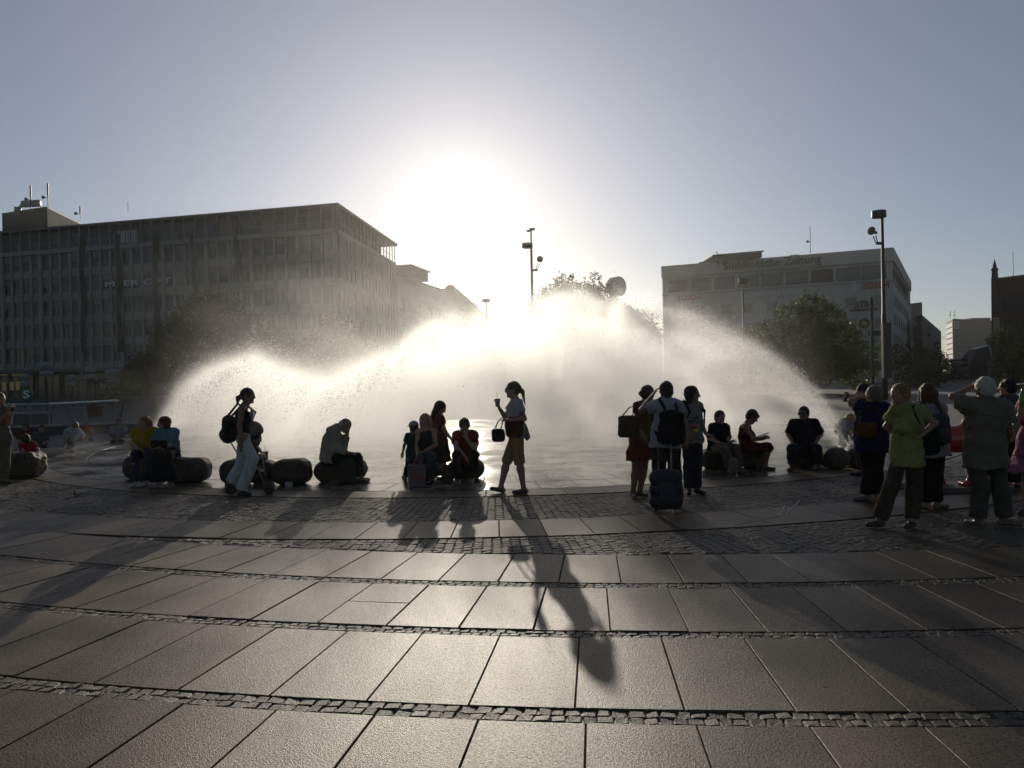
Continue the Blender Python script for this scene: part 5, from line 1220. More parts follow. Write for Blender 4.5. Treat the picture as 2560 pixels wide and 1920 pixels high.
            if st == 'ponylong': T.cap(hd - f * 0.10 * hs + up * 0.03 * hs, hd - f * 0.135 * hs - up * 0.03 * hs, 0.020 * hs, 0.030 * hs, k=0.02); T.cap(hd - f * 0.135 * hs - up * 0.03 * hs, hd - f * 0.17 * hs - up * 0.22 * hs, 0.030 * hs, 0.008 * hs, k=0.02)
        else: T.ell(hd - up * 0.015 * hs - f * 0.035 * hs, (0.081 * hs, 0.072 * hs, 0.055 * hs), R, k=0.02)
        T.cut(hd + f * 0.115 * hs - up * 0.055 * hs, (0.070 * hs, 0.085 * hs, 0.092 * hs), R)
        T.build('hair', hm, root, h=0.0095, amp=0.0022, freq=55, seed=seed)
    if hat:
        kind, hc = hat; T = SDF(); T.ell(hd + up * 0.035 * hs - f * 0.008 * hs, (0.09 * hs, 0.105 * hs, 0.088 * hs), R, k=0.01); T.plane(hd + up * 0.03 * hs, -up)
        T.build('cap' if kind == 'cap' else 'hat', cloth(hc), root, h=0.009)
        T = SDF(); 
        if kind == 'cap': T.cap(hd + up * 0.035 * hs + f * 0.07 * hs, hd + up * 0.018 * hs + f * 0.155 * hs, 0.008, 0.007, wide=8.0, axis=sd, k=0.01)
        else: T.ell(hd + up * 0.035 * hs, (0.165 * hs, 0.175 * hs, 0.011), R, k=0.01)
        T.build('brim', cloth(hc), root, h=0.009)
    if glasses:
        m = MB()
        for q in (-1, 1):
            c = hd + f * 0.1 * hs + sd * q * 0.032 * hs + up * 0.004 * hs; m.obox(c - sd * 0.026 * hs - up * 0.02 * hs, sd * 0.052 * hs, f * 0.006, up * 0.038 * hs); m.obox(c + sd * q * 0.026 * hs + up * 0.006, -f * 0.1 * hs + sd * q * 0.02 * hs, sd * q * 0.004, up * 0.008)
        m.build('sunglasses', BLACK, root)
    root['_'] = 0; del root['_']
    return root, j
DK = (0.03, 0.03, 0.032); JEANS = (0.045, 0.055, 0.085); KHAKI = (0.24, 0.20, 0.14)
pj = {}
# --- seated women on the left stones
pj['yellow'] = person('seated young woman in a yellow T-shirt with her arm round her friend', 13.3, dict(hd=(361, 1057), nk=(360, 1072), sa=(338, 1080), sb=(382, 1078), ea=(331, 1108), wa=(346, 1121, -0.25), eb=(398, 1079, 0.12), wb=(422, 1075, 0.12), hip=(357, 1130), ka=(337, 1135, -0.42), kb=(373, 1133, -0.42), fa=(341, 1200, -0.35), fb=(363, 1200, -0.35)), H=1.66, face=(-0.35, -0.93, -0.05), top=((0.55, 0.36, 0.02), 0.6, 0.02), bottom=('trousers', JEANS, 1.95, 0.02), hair=('long', (0.22, 0.10, 0.04)), shoes=(0.45, 0.43, 0.4), bust=0.045, hand={'a': (0.8, -0.4, -0.2), 'b': (0.6, -0.2, -0.6)})
pj['blue'] = person('seated woman in a light blue top and long black skirt with a reddish bob', 13.15, dict(hd=(410, 1058), nk=(413, 1075), sa=(397, 1083, -0.06), sb=(435, 1081, 0.05), ea=(388, 1108, -0.12), wa=(400, 1120, -0.32), eb=(432, 1110, -0.05), wb=(402, 1118, -0.36), hip=(418, 1131), ka=(393, 1138, -0.42), kb=(415, 1140, -0.45), fa=(396, 1203, -0.42), fb=(425, 1203, -0.42)), H=1.64, face=(-0.92, -0.38, -0.08), top=((0.22, 0.36, 0.45), 0.75, 0.03, 0.12), bottom=('lapskirt', DK, 0.93, 0.11), hair=('bob', (0.10, 0.02, 0.015)), shoes=(0.2, 0.19, 0.18), girth=1.18, bust=0.055, hand={'a': (0.8, -0.3, -0.3), 'b': (-0.9, -0.2, -0.2)})
# --- woman walking right in white trousers
pj['walker'] = person('ponytailed woman striding right in flared white trousers and black sleeveless top', 11.7, dict(hd=(620, 989), nk=(613, 1012), sa=(604, 1022), sb=(608, 1022), ea=(599, 1064), wa=(602, 1105), eb=(612, 1058), wb=(627, 1045, -0.1), ha=(608, 1092), hb=(609, 1092), ka=(630, 1150), kb=(604, 1158), fa=(603, 1226), fb=(578, 1206)), H=1.66, side=0.16, face=(0.99, -0.12, -0.03), top=((0.035, 0.035, 0.037), 0.0, 0.012, 0.02), bottom=('trousers', (0.85, 0.82, 0.8), 1.97, 0.05), hair=('pony', (0.06, 0.03, 0.02)), shoes=(0.03, 0.025, 0.025), skin=SKIN2, toe={'a': (1, -0.05, 0), 'b': (0.75, 0, -0.65)}, hand={'a': (0.12, 0, -1), 'b': (0.3, -0.1, 0.9)}, bust=0.04)
# --- old man resting his head
pj['old'] = person('white haired man in a beige jacket resting his forehead on his hand', 12.95, dict(hd=(863, 1062), nk=(842, 1067), sa=(829, 1078), sb=(836, 1078), ea=(837, 1121), wa=(868, 1130), eb=(858, 1112, -0.08), wb=(868, 1088, -0.12), ha=(820, 1146), hb=(822, 1146), ka=(892, 1142), kb=(895, 1145), fa=(893, 1197), fb=(899, 1197)), H=1.76, side=0.17, face=(0.72, -0.12, -0.68), top=((0.60, 0.53, 0.41), 1.92, 0.028, 0.05), bottom=('trousers', DK, 1.94, 0.02), hair=('bald', (0.6, 0.58, 0.54)), shoes=DK, girth=1.05, toe={'a': (1, -0.1, 0), 'b': (1, 0, 0)}, hand={'a': (0.9, -0.1, -0.15), 'b': (0.12, 0.0, 0.99)})
# --- group on the middle stones
pj['kid'] = person('small boy in a white cap and teal T-shirt behind the blonde woman', 13.3, dict(hd=(1034, 1068), nk=(1034, 1082), sa=(1020, 1091), sb=(1043, 1089), ea=(1011, 1113), wa=(1007, 1132), eb=(1050, 1110), wb=(1052, 1128), hip=(1032, 1143), ka=(1019, 1172, -0.15), kb=(1038, 1174), fa=(1014, 1200, 0.05), fb=(1036, 1202)), H=1.18, face=(-0.6, 0.75, -0.05), top=((0.05, 0.10, 0.11), 0.65, 0.018), bottom=('trousers', (0.04, 0.045, 0.05), 1.9, 0.02), hair=('short', (0.10, 0.06, 0.03)), hat=('cap', (0.55, 0.55, 0.6)), headk=0.95, hand={'a': (-0.2, 0, -1)})
pj['blonde'] = person('seated blonde woman in a dark sleeveless top holding a shopping bag', 12.9, dict(hd=(1062, 1052), nk=(1064, 1071), sa=(1046, 1080), sb=(1085, 1079), ea=(1043, 1118, -0.05), wa=(1047, 1147, -0.3), eb=(1089, 1112, -0.08), wb=(1062, 1128, -0.35), hip=(1066, 1142), ka=(1050, 1148, -0.42), kb=(1075, 1140, -0.48), fa=(1055, 1202, -0.32), fb=(1077, 1207, -0.4)), H=1.70, face=(-0.45, -0.88, -0.12), top=((0.04, 0.045, 0.045), 0.0, 0.014), bottom=('trousers', (0.10, 0.11, 0.13), 1.93, 0.035), hair=('longfront', (0.38, 0.26, 0.11)), skin=SKIN, bust=0.045, hand={'a': (0.1, -0.2, -1), 'b': (-0.9, -0.2, -0.3)})
pj['reach'] = person('standing woman in a dark red top and long skirt reaching down to her left', 13.6, dict(hd=(1101, 1019), nk=(1091, 1038), sa=(1084, 1047, 0.05), sb=(1101, 1046, -0.1), ea=(1080, 1078, 0.12), wa=(1084, 1100, 0.1), eb=(1112, 1077, -0.12), wb=(1127, 1096, -0.12), hip=(1094, 1105), ka=(1098, 1155), kb=(1106, 1155, 0.1), fa=(1100, 1200), fb=(1113, 1198, 0.15)), H=1.62, face=(0.86, -0.1, -0.45), top=((0.20, 0.035, 0.03), 0.5, 0.018), bottom=('skirt', (0.06, 0.035, 0.03), 0.24, 0.19), hair=('long', (0.06, 0.035, 0.02)), shoes=DK, bust=0.04, hand={'b': (0.55, 0, -0.8)})
pj['red'] = person('seated person in a red T-shirt hiding the face in one hand', 12.75, dict(hd=(1161, 1064, -0.12), nk=(1163, 1080, -0.05), sa=(1143, 1087), sb=(1184, 1087), ea=(1139, 1117, -0.28), wa=(1160, 1138, -0.5), eb=(1186, 1122, -0.35), wb=(1166, 1096, -0.32), hip=(1164, 1146), ka=(1141, 1138, -0.45), kb=(1187, 1136, -0.45), fa=(1146, 1206, -0.3), fb=(1178, 1206, -0.3)), H=1.72, face=(-0.02, -0.85, -0.52), top=((0.30, 0.025, 0.02), 0.65, 0.024), bottom=('trousers', (0.05, 0.045, 0.04), 1.93, 0.03), hair=('short', (0.14, 0.09, 0.04)), shoes=(0.1, 0.09, 0.08), hand={'a': (0.6, -0.1, -0.8), 'b': (-0.15, 0.1, 0.98)}, girth=1.05, handcurl=(0.5, 0.9))
# --- woman walking left with a cup
pj['cup'] = person('woman in sunglasses walking left with a drink cup and a dark handbag', 11.35, dict(hd=(1282, 974), nk=(1288, 998), sa=(1297, 1009), sb=(1286, 1009), ea=(1311, 1047), wa=(1280, 1050, -0.12), eb=(1262, 1042), wb=(1248, 1020, -0.05), ha=(1293, 1090), hb=(1291, 1090), ka=(1298, 1150), kb=(1268, 1150), fa=(1309, 1222), fb=(1252, 1219)), H=1.66, side=0.15, face=(-0.98, -0.12, 0.0), top=((0.70, 0.64, 0.68), 0.55, 0.018, 0.02), bottom=('trousers', (0.55, 0.34, 0.14), 1.14, 0.035), hair=('ponylong', (0.10, 0.06, 0.03)), shoes=(0.05, 0.04, 0.03), glasses=True, bust=0.05, toe={'a': (-1, -0.05, 0), 'b': (-0.95, 0, 0.25)}, hand={'a': (-1, 0, 0.05), 'b': (-0.2, -0.05, 0.9)}, skin=SKIN, handcurl=(0.4, 1.0))
# --- three standing people
pj['bun'] = person('woman with a hair bun carrying a big tote bag on her shoulder', 10.75, dict(hd=(1620, 984), nk=(1612, 1005), sa=(1596, 1016, -0.04), sb=(1626, 1014, 0.1), ea=(1590, 1052), wa=(1606, 1084, -0.12), eb=(1634, 1050, 0.1), wb=(1630, 1085, 0.0), hip=(1603, 1100), ka=(1590, 1170), kb=(1609, 1170, 0.08), fa=(1583, 1238), fb=(1600, 1240, 0.06)), H=1.62, face=(0.75, 0.62, -0.08), top=((0.20, 0.12, 0.05), 0.45, 0.018), bottom=('skirt', (0.20, 0.05, 0.03), 0.52, 0.175, 1), hair=('bun', (0.05, 0.03, 0.02)), shoes=(0.08, 0.06, 0.05), toe={'a': (0.1, -1, 0), 'b': (0.5, -0.8, 0)}, skin=SKIN2)
pj['back'] = person('short-haired man seen from behind in a white T-shirt with a black backpack', 9.95, dict(hd=(1665, 976), nk=(1664, 998), sa=(1641, 1015), sb=(1692, 1013), ea=(1603, 1026, 0.12), wa=(1630, 991, 0.22), eb=(1712, 1053), wb=(1716, 1095, -0.08), hip=(1665, 1103), ka=(1649, 1185), kb=(1687, 1185), fa=(1642, 1262), fb=(1692, 1262)), H=1.66, face=(-0.12, 0.99, 0.0), top=((0.62, 0.60, 0.62), 0.55, 0.03, 0.08), bottom=('trousers', (0.028, 0.026, 0.025), 1.97, 0.055), hair=('short', (0.04, 0.025, 0.018)), shoes=DK, girth=1.08, toe={'a': (-0.2, 1, 0), 'b': (0.3, 1, 0)}, hand={'a': (0.55, 0.1, 0.8), 'b': (-0.1, -0.1, -1)}, skin=SKIN2)
pj['print'] = person('dark-haired woman in a pale T-shirt with a red and yellow print looking right', 10.95, dict(hd=(1730, 985), nk=(1727, 1006), sa=(1709, 1016), sb=(1746, 1017), ea=(1707, 1052), wa=(1722, 1080, -0.15), eb=(1754, 1060), wb=(1765, 1085, -0.12), hip=(1730, 1097), ka=(1722, 1165), kb=(1742, 1165), fa=(1722, 1238), fb=(1744, 1236)), H=1.60, face=(0.95, -0.28, -0.03), top=((0.42, 0.40, 0.36), 0.3, 0.016), bottom=('trousers', (0.05, 0.05, 0.065), 1.96, 0.03), hair=('bob', (0.035, 0.025, 0.02)), shoes=DK, bust=0.05, toe={'a': (-0.2, -1, 0), 'b': (0.5, -1, 0)}, skin=SKIN2, hand={'b': (0.8, -0.1, -0.3)})
# --- seated at the right
pj['dark1'] = person('seated youth in a dark shirt and khaki trousers holding something in his hands', 13.5, dict(hd=(1800, 1043), nk=(1798, 1060), sa=(1782, 1069), sb=(1814, 1069), ea=(1776, 1097, -0.05), wa=(1800, 1108, -0.35), eb=(1819, 1096, -0.12), wb=(1826, 1106, -0.35), hip=(1794, 1120), ka=(1812, 1123, -0.42), kb=(1838, 1120, -0.38), fa=(1826, 1178, -0.35), fb=(1850, 1175, -0.2)), H=1.66, face=(0.25, -0.96, -0.05), top=((0.03, 0.032, 0.036), 0.9, 0.03, 0.06), bottom=('trousers', KHAKI, 1.93, 0.04), hair=('short', (0.05, 0.03, 0.02)), shoes=(0.15, 0.13, 0.12), hand={'a': (0.9, -0.2, -0.1), 'b': (0.2, -0.6, 0.3)})
pj['reader'] = person('seated woman in a sleeveless dark red dress reading a booklet', 13.55, dict(hd=(1881, 1041), nk=(1868, 1058), sa=(1862, 1067), sb=(1866, 1067), ea=(1882, 1098), wa=(1902, 1094), eb=(1886, 1098), wb=(1905, 1098), ha=(1866, 1116), hb=(1868, 1116), ka=(1918, 1121), kb=(1912, 1126), fa=(1914, 1173), fb=(1900, 1172)), H=1.64, side=0.15, face=(0.80, -0.1, -0.55), top=((0.10, 0.02, 0.022), 0.0, 0.02), bottom=('lapskirt', (0.13, 0.03, 0.035), 0.02, 0.08), hair=('curly', (0.05, 0.02, 0.015)), shoes=(0.06, 0.04, 0.03), bust=0.05, toe={'a': (1, -0.3, 0), 'b': (1, 0.1, 0)}, hand={'a': (0.9, -0.1, 0.25), 'b': (0.9, 0.1, 0.25)}, skin=SKIN2, girth=1.1)
pj['big'] = person('broad man in a dark shirt sitting with both hands on his thighs', 13.7, dict(hd=(2009, 1033), nk=(2010, 1050), sa=(1985, 1060), sb=(2036, 1059), ea=(1971, 1087), wa=(1982, 1110, -0.28), eb=(2052, 1085), wb=(2038, 1111, -0.28), hip=(2010, 1121), ka=(1980, 1122, -0.42), kb=(2042, 1122, -0.42), fa=(1979, 1175, -0.35), fb=(2046, 1175, -0.35)), H=1.78, face=(-0.62, -0.78, -0.05), top=((0.022, 0.022, 0.028), 0.95, 0.03, 0.05), bottom=('trousers', (0.03, 0.035, 0.05), 1.9, 0.035), hair=('short', (0.03, 0.02, 0.018)), shoes=(0.12, 0.08, 0.06), girth=1.2, glasses=True, toe={'a': (-0.6, -0.8, 0), 'b': (0.5, -0.8, 0)}, hand={'a': (-0.1, -0.8, -0.4), 'b': (0.1, -0.8, -0.4)}, skin=SKIN2)
# --- crowd at the right edge
pj['bluearm'] = person('grey-haired person in a dark blue shirt shading the eyes, brown pouch at the back', 10.0, dict(hd=(2184, 986), nk=(2180, 1007), sa=(2155, 1022), sb=(2212, 1022), ea=(2127, 1002, 0.05), wa=(2160, 988, 0.2), eb=(2222, 1060), wb=(2215, 1090, 0.15), hip=(2180, 1110), ka=(2172, 1180), kb=(2190, 1180), fa=(2166, 1250), fb=(2190, 1252)), H=1.62, face=(-0.45, 0.88, 0.05), top=((0.02, 0.025, 0.10), 0.6, 0.03, 0.1), bottom=('trousers', (0.022, 0.022, 0.025), 1.95, 0.045), hair=('short', (0.16, 0.14, 0.11)), shoes=(0.12, 0.11, 0.1), girth=1.15, toe={'a': (-0.8, 0.4, 0), 'b': (0.6, 0.6, 0)}, hand={'a': (0.8, 0.3, 0.3)})
pj['camman'] = person('dark-haired man further back holding a small camera before his face', 12.5, dict(hd=(2158, 977), nk=(2160, 997), sa=(2142, 1008), sb=(2178, 1006), ea=(2128, 1012, -0.15), wa=(2122, 996, -0.2), eb=(2170, 1030), wb=(2150, 1005, 0.3), hip=(2162, 1085), ka=(2156, 1145), kb=(2168, 1145), fa=(2154, 1205), fb=(2172, 1205)), H=1.75, face=(-0.75, 0.6, -0.02), top=((0.05, 0.05, 0.06), 0.6, 0.02), bottom=('trousers', (0.04, 0.04, 0.045), 1.95, 0.03), hair=('short', (0.03, 0.02, 0.018)), h=0.015)
pj['green'] = person('woman in a lime green polo shirt with hands on her hips looking left', 8.35, dict(hd=(2250, 984), nk=(2262, 1013), sa=(2238, 1030, 0.02), sb=(2294, 1024, 0.0), ea=(2216, 1066, 0.1), wa=(2240, 1090, 0.18), eb=(2338, 1058, -0.05), wb=(2296, 1094, -0.1), hip=(2268, 1142), ka=(2228, 1218, -0.02), kb=(2285, 1222, 0.0), fa=(2198, 1302, 0.0), fb=(2279, 1312, -0.08)), H=1.56, face=(-0.97, -0.22, 0.02), top=((0.48, 0.47, 0.16), 0.62, 0.028, 0.10), bottom=('trousers', (0.11, 0.085, 0.055), 1.95, 0.045), hair=('short', (0.30, 0.18, 0.08)), shoes=(0.05, 0.04, 0.035), girth=0.98, bust=0.06, toe={'a': (-1, -0.15, 0), 'b': (-0.7, -0.6, 0)}, hand={'a': (0.8, 0.3, -0.2), 'b': (-0.85, 0, -0.35)}, h=0.0115)
pj['bob'] = person('woman from behind with brown curly hair, white shirt and grey backpack', 9.35, dict(hd=(2318, 982), nk=(2322, 1006), sa=(2294, 1020), sb=(2348, 1022), ea=(2290, 1062, 0.1), wa=(2296, 1100, 0.15), eb=(2360, 1066, 0.05), wb=(2352, 1104, 0.1), hip=(2328, 1120), ka=(2318, 1195), kb=(2340, 1195), fa=(2314, 1266), fb=(2344, 1268)), H=1.64, face=(0.1, 0.99, 0), top=((0.46, 0.45, 0.46), 0.55, 0.028, 0.1), bottom=('trousers', (0.025, 0.025, 0.027), 1.95, 0.03), hair=('bob', (0.10, 0.055, 0.03)), shoes=(0.12, 0.11, 0.1), girth=1.12, toe={'a': (-0.1, 1, 0), 'b': (0.9, 0.3, 0)})
pj['beige'] = person('white-haired old man in a beige travel vest raising one arm to his head', 8.25, dict(hd=(2461, 969, 0.02), nk=(2462, 998), sa=(2415, 1015), sb=(2510, 1020), ea=(2382, 992, 0.12), wa=(2428, 968, 0.22), eb=(2524, 1080, 0.02), wb=(2512, 1118, 0.15), hip=(2464, 1142), ka=(2450, 1225), kb=(2502, 1225), fa=(2446, 1308), fb=(2510, 1310)), H=1.66, face=(-0.25, 0.96, 0.02), top=((0.29, 0.25, 0.18), 0.6, 0.034, 0.12), bottom=('trousers', (0.13, 0.12, 0.095), 1.95, 0.045), hair=('short', (0.62, 0.58, 0.50)), shoes=(0.12, 0.10, 0.08), girth=1.15, toe={'a': (-0.3, 1, 0), 'b': (0.9, -0.4, 0)}, hand={'a': (0.7, 0.2, 0.5)}, skin=SKIN2, h=0.0115)
pj['grey'] = person('curly dark-haired person in a grey shirt half hidden behind the old man', 10.8, dict(hd=(2519, 968), nk=(2526, 990), sa=(2504, 1003), sb=(2548, 1003), ea=(2500, 1045), wa=(2505, 1080), eb=(2556, 1045), wb=(2552, 1080), hip=(2530, 1092), ka=(2522, 1160), kb=(2540, 1160), fa=(2520, 1225), fb=(2544, 1225)), H=1.68, face=(-0.7, 0.7, 0), top=((0.15, 0.15, 0.15), 0.6, 0.025), bottom=('trousers', DK, 1.95, 0.03), hair=('curly', (0.02, 0.016, 0.014)), h=0.015)
pj['pink'] = person('woman in a pink dress at the right edge lifting her hand to her mouth', 8.9, dict(hd=(2584, 968), nk=(2590, 992), sa=(2562, 1012), sb=(2622, 1012), ea=(2524, 1098, -0.1), wa=(2552, 1030, -0.18), eb=(2640, 1070), wb=(2630, 1110, 0), hip=(2586, 1128), ka=(2570, 1200), kb=(2600, 1200), fa=(2566, 1282), fb=(2604, 1284)), H=1.66, face=(-0.9, -0.4, 0), top=((0.50, 0.20, 0.30), 0.5, 0.03), bottom=('skirt', (0.50, 0.20, 0.30), 0.50, 0.30, 1), hair=('short', (0.3, 0.25, 0.2)), hat=('sun', (0.5, 0.48, 0.42)), shoes=DK, girth=1.1, hand={'a': (0.15, 0, 1)}, toe={'a': (-0.8, -0.5, 0), 'b': (0.2, -1, 0)}, h=0.012)
# --- left edge
pj['photo'] = person('man in khaki trousers at the left edge lifting a camera to take a photo', 13.8, dict(hd=(-3, 996), nk=(-6, 1014), sa=(-24, 1026, 0.02), sb=(10, 1026, -0.02), ea=(-4, 1056, -0.2), wa=(18, 1032, -0.28), eb=(22, 1058, -0.1), wb=(29, 1034, -0.12), hip=(0, 1100), ka=(-8, 1155), kb=(12, 1155), fa=(-6, 1203), fb=(10, 1203)), H=1.68, face=(0.85, 0.05, -0.04), top=((0.25, 0.22, 0.17), 0.6, 0.025, 0.08), bottom=('trousers', KHAKI, 1.95, 0.04), hair=('short', (0.05, 0.03, 0.02)), shoes=(0.14, 0.09, 0.06), toe={'a': (0.3, -1, 0), 'b': (1, -0.3, 0)}, hand={'a': (0.6, 0, 0.7), 'b': (0.1, 0, 1)}, girth=1.1)
pj['boy'] = person('boy in a red T-shirt sitting behind the leftmost stone', 14.9, dict(hd=(63, 1098), nk=(67, 1108), sa=(59, 1113), sb=(82, 1114), ea=(57, 1128, -0.1), wa=(66, 1138, -0.15), eb=(95, 1124), wb=(98, 1136, -0.05), hip=(76, 1143), ka=(66, 1148, 0.3), kb=(84, 1148, 0.3), fa=(66, 1168, 0.35), fb=(84, 1168, 0.35)), H=1.25, face=(-0.8, 0.5, -0.15), top=((0.42, 0.02, 0.025), 0.6, 0.02), bottom=('trousers', JEANS, 1.9, 0.02), hair=('short', (0.03, 0.02, 0.015)), headk=0.95)
# --- people further round the ring
def seated_far(label, px, py_top, d, colt, colb, lean=0.0, hairc=(0.05, 0.03, 0.02), H=1.65, f=(0.2, -0.95, -0.1), sk=SKIN2):
    k = F / d; u, w = px, py_top
    return person(label, d, dict(hd=(u + lean * k * 0.35, w + 0.12 * k), nk=(u + lean * k * 0.2, w + 0.24 * k), sa=(u - 0.18 * k + lean * k * 0.15, w + 0.31 * k), sb=(u + 0.18 * k + lean * k * 0.15, w + 0.31 * k), ea=(u - 0.22 * k, w + 0.55 * k, -0.15), wa=(u - 0.08 * k, w + 0.66 * k, -0.35), eb=(u + 0.22 * k, w + 0.55 * k, -0.15), wb=(u + 0.08 * k, w + 0.66 * k, -0.35), hip=(u, w + 0.78 * k), ka=(u - 0.14 * k, w + 0.80 * k, -0.42), kb=(u + 0.14 * k, w + 0.80 * k, -0.42), fa=(u - 0.14 * k, w + 1.2 * k, -0.38), fb=(u + 0.14 * k, w + 1.2 * k, -0.38)), H=H, face=f, top=(colt, 0.7, 0.03), bottom=('trousers', colb, 1.93, 0.03), hair=('short', hairc), skin=sk, h=0.018)
person('man in a white shirt bending far forward on the ring, head turned away', 20.5, dict(hd=(188, 1066), nk=(182, 1073), sa=(172, 1078, -0.1), sb=(190, 1077, 0.1), ea=(165, 1094, -0.1), wa=(160, 1108, -0.1), eb=(186, 1096, 0.1), wb=(176, 1110, 0.1), hip=(194, 1094), ka=(176, 1104, -0.1), kb=(178, 1104, 0.1), fa=(178, 1132, -0.1), fb=(182, 1132, 0.1)), H=1.72, face=(-0.4, 0.6, -0.6), top=((0.55, 0.55, 0.58), 1.0, 0.05), bottom=('trousers', (0.05, 0.045, 0.04), 1.93, 0.03), hair=('short', (0.2, 0.15, 0.1)), h=0.018)
seated_far('seated woman in a white top in the shade at the back left', 294, 1046, 24, (0.45, 0.42, 0.45), (0.05, 0.05, 0.06), 0.1)
seated_far('small seated child in an orange top in the shade', 216, 1050, 26, (0.45, 0.16, 0.03), (0.05, 0.05, 0.06), 0.0, (0.3, 0.2, 0.1), 1.4)
seated_far('seated person in dim red in the shade by the railing', 64, 1058, 24, (0.20, 0.03, 0.03), (0.04, 0.04, 0.05), 0.0)
seated_far('seated person in grey in the shade, between the railing and the bending man', 100, 1062, 23.5, (0.12, 0.13, 0.14), (0.04, 0.04, 0.05), 0.15)
person('blonde long-haired woman in white bending over at the right end of the fountain', 16.8, dict(hd=(2126, 1048), nk=(2118, 1052), sa=(2108, 1056, -0.1), sb=(2124, 1060, 0.12), ea=(2122, 1078, -0.12), wa=(2130, 1092, -0.1), eb=(2134, 1080, 0.1), wb=(2138, 1092, 0.1), hip=(2104, 1074), ka=(2112, 1102), kb=(2106, 1102, 0.1), fa=(2106, 1130), fb=(2102, 1130, 0.1)), H=1.6, face=(0.75, 0.2, -0.6), top=((0.48, 0.46, 0.50), 0.5, 0.03, 0.08), bottom=('trousers', (0.08, 0.08, 0.1), 1.93, 0.03), hair=('longfront', (0.45, 0.28, 0.12)), h=0.016)
# ================================================================ stone seats
STONE = stone_mat('seat_stone', (0.075, 0.066, 0.055), 0.62, grain=40, bmp=0.6)
def stone_seat(x0, x1, yb, label, hgt=None, rz=None, dep=0.5, yt=None):
    rz = ((x0 * 7) % 23 - 11) * 0.012 if rz is None else rz
    g0 = G((x0 + x1) / 2, yb); d = g0[1] + 0.2; a, b = P(x0, yb, d), P(x1, yb, d); w = b[0] - a[0]; c = (a + b) / 2
    H_ = P((x0 + x1) / 2, yt, d)[2] if yt else 0.42
    o = SDF(); zc = H_ / 2
    o.rbox((c[0], d, zc), (w / 2, dep / 2, H_ / 2), 0.155, rz); o.rbox((c[0], d, zc), (w / 2 + 0.012, dep / 2 - 0.03, H_ / 2 - 0.06), 0.14, rz, k=0.05)
    ob = o.build('stone_seat', STONE, h=0.014, amp=0.006, freq=9 + (x0 % 7), seed=x0 * 0.1)
    return tag(ob, label, 'stone seat', 'rounded stone seats round the fountain')
stone_seat(12, 103, 1196, 'rounded stone seat at the far left in front of the boy', yt=1130, dep=0.6)
stone_seat(316, 405, 1199, 'rounded stone seat under the woman in yellow', yt=1138)
stone_seat(420, 523, 1210, 'empty right half of the stone pair beside the woman in blue', yt=1144)
stone_seat(559, 640, 1213, 'rounded stone seat behind the woman in white trousers', yt=1148)
stone_seat(618, 690, 1211, 'rounded stone seat behind the pushchair wheel', yt=1149)
stone_seat(687, 775, 1214, 'empty barrel-shaped stone seat right of the pushchair', yt=1147)
stone_seat(791, 882, 1206, 'rounded stone seat under the man in the beige jacket', yt=1149)
stone_seat(852, 915, 1204, 'stone seat peeping out behind the legs of the man in the beige jacket', yt=1147)
stone_seat(1024, 1102, 1201, 'stone seat under the blonde woman', yt=1152)
stone_seat(1124, 1209, 1201, 'stone seat under the person in the red T-shirt', yt=1146)
stone_seat(1752, 1838, 1174, 'stone seat under the youth in khaki trousers', yt=1122)
stone_seat(1848, 1914, 1173, 'stone seat under the reading woman', yt=1122)
stone_seat(1974, 2048, 1168, 'stone seat under the broad man in dark', yt=1122)
stone_seat(2053, 2116, 1174, 'empty stone seat right of the broad man', yt=1118)
stone_seat(2113, 2158, 1170, 'small-looking stone seat at the right end behind the blue shirt', yt=1114)
q0, q1 = P(-40, 1068, 29), P(338, 1066, 30.5)
r = empty('garden_wall', (q0[0], 29, 0), label='low dark wall with pale coping in the shade beyond the fountain at the left', cat='wall')
m = MB(); u_ = (q1 - q0) * [1, 1, 0]; m.obox((q0[0], q0[1], -0.08), u_, (0, 0.3, 0), (0, 0, q0[2] + 0.02)); m.build('wall_body', DARKW, r)
m = MB(); m.obox((q0[0] - .05, q0[1] - 0.05, q0[2] - 0.057), u_, (0, 0.4, 0), (0, 0, 0.06)); m.build('coping', CONC, r)

# ================================================================ bags and other belongings
def bagbox(name, label, cat, c, size, colr, rz=0.0, round_=0.3, handle=None, h=0.012, amp=0.003, parts=None, rough=0.8):
    """soft bag: a rounded box grown from capsules"""
    x, y, z = c; sx, sy, sz = size; r = min(sx, sy, sz) / 2 * 0.95; s_ = SDF(); ca, sa = math.cos(rz), math.sin(rz)
    ax_ = np.array([ca, sa, 0]); e = max(sx / 2 - r, 0.005); n = 4
    for i in range(n + 1):
        zz = z - sz / 2 + r + (sz - 2 * r) * i / n; s_.cap(np.array([x, y, zz]) - ax_ * e, np.array([x, y, zz]) + ax_ * e, r, k=0.02)
    root = empty(name, (x, y, z - sz / 2), label=label, cat=cat)
    s_.build('bag_body', cloth(colr), root, h=h, amp=amp, freq=18, seed=x * 3)
    if handle is not None:
        for hh in handle:
            m = MB(); m.tube([np.array(p_) for p_ in hh], 0.009, 6); m.build('handle', cloth(tuple(c_ * 0.6 for c_ in colr)), root)
    return root
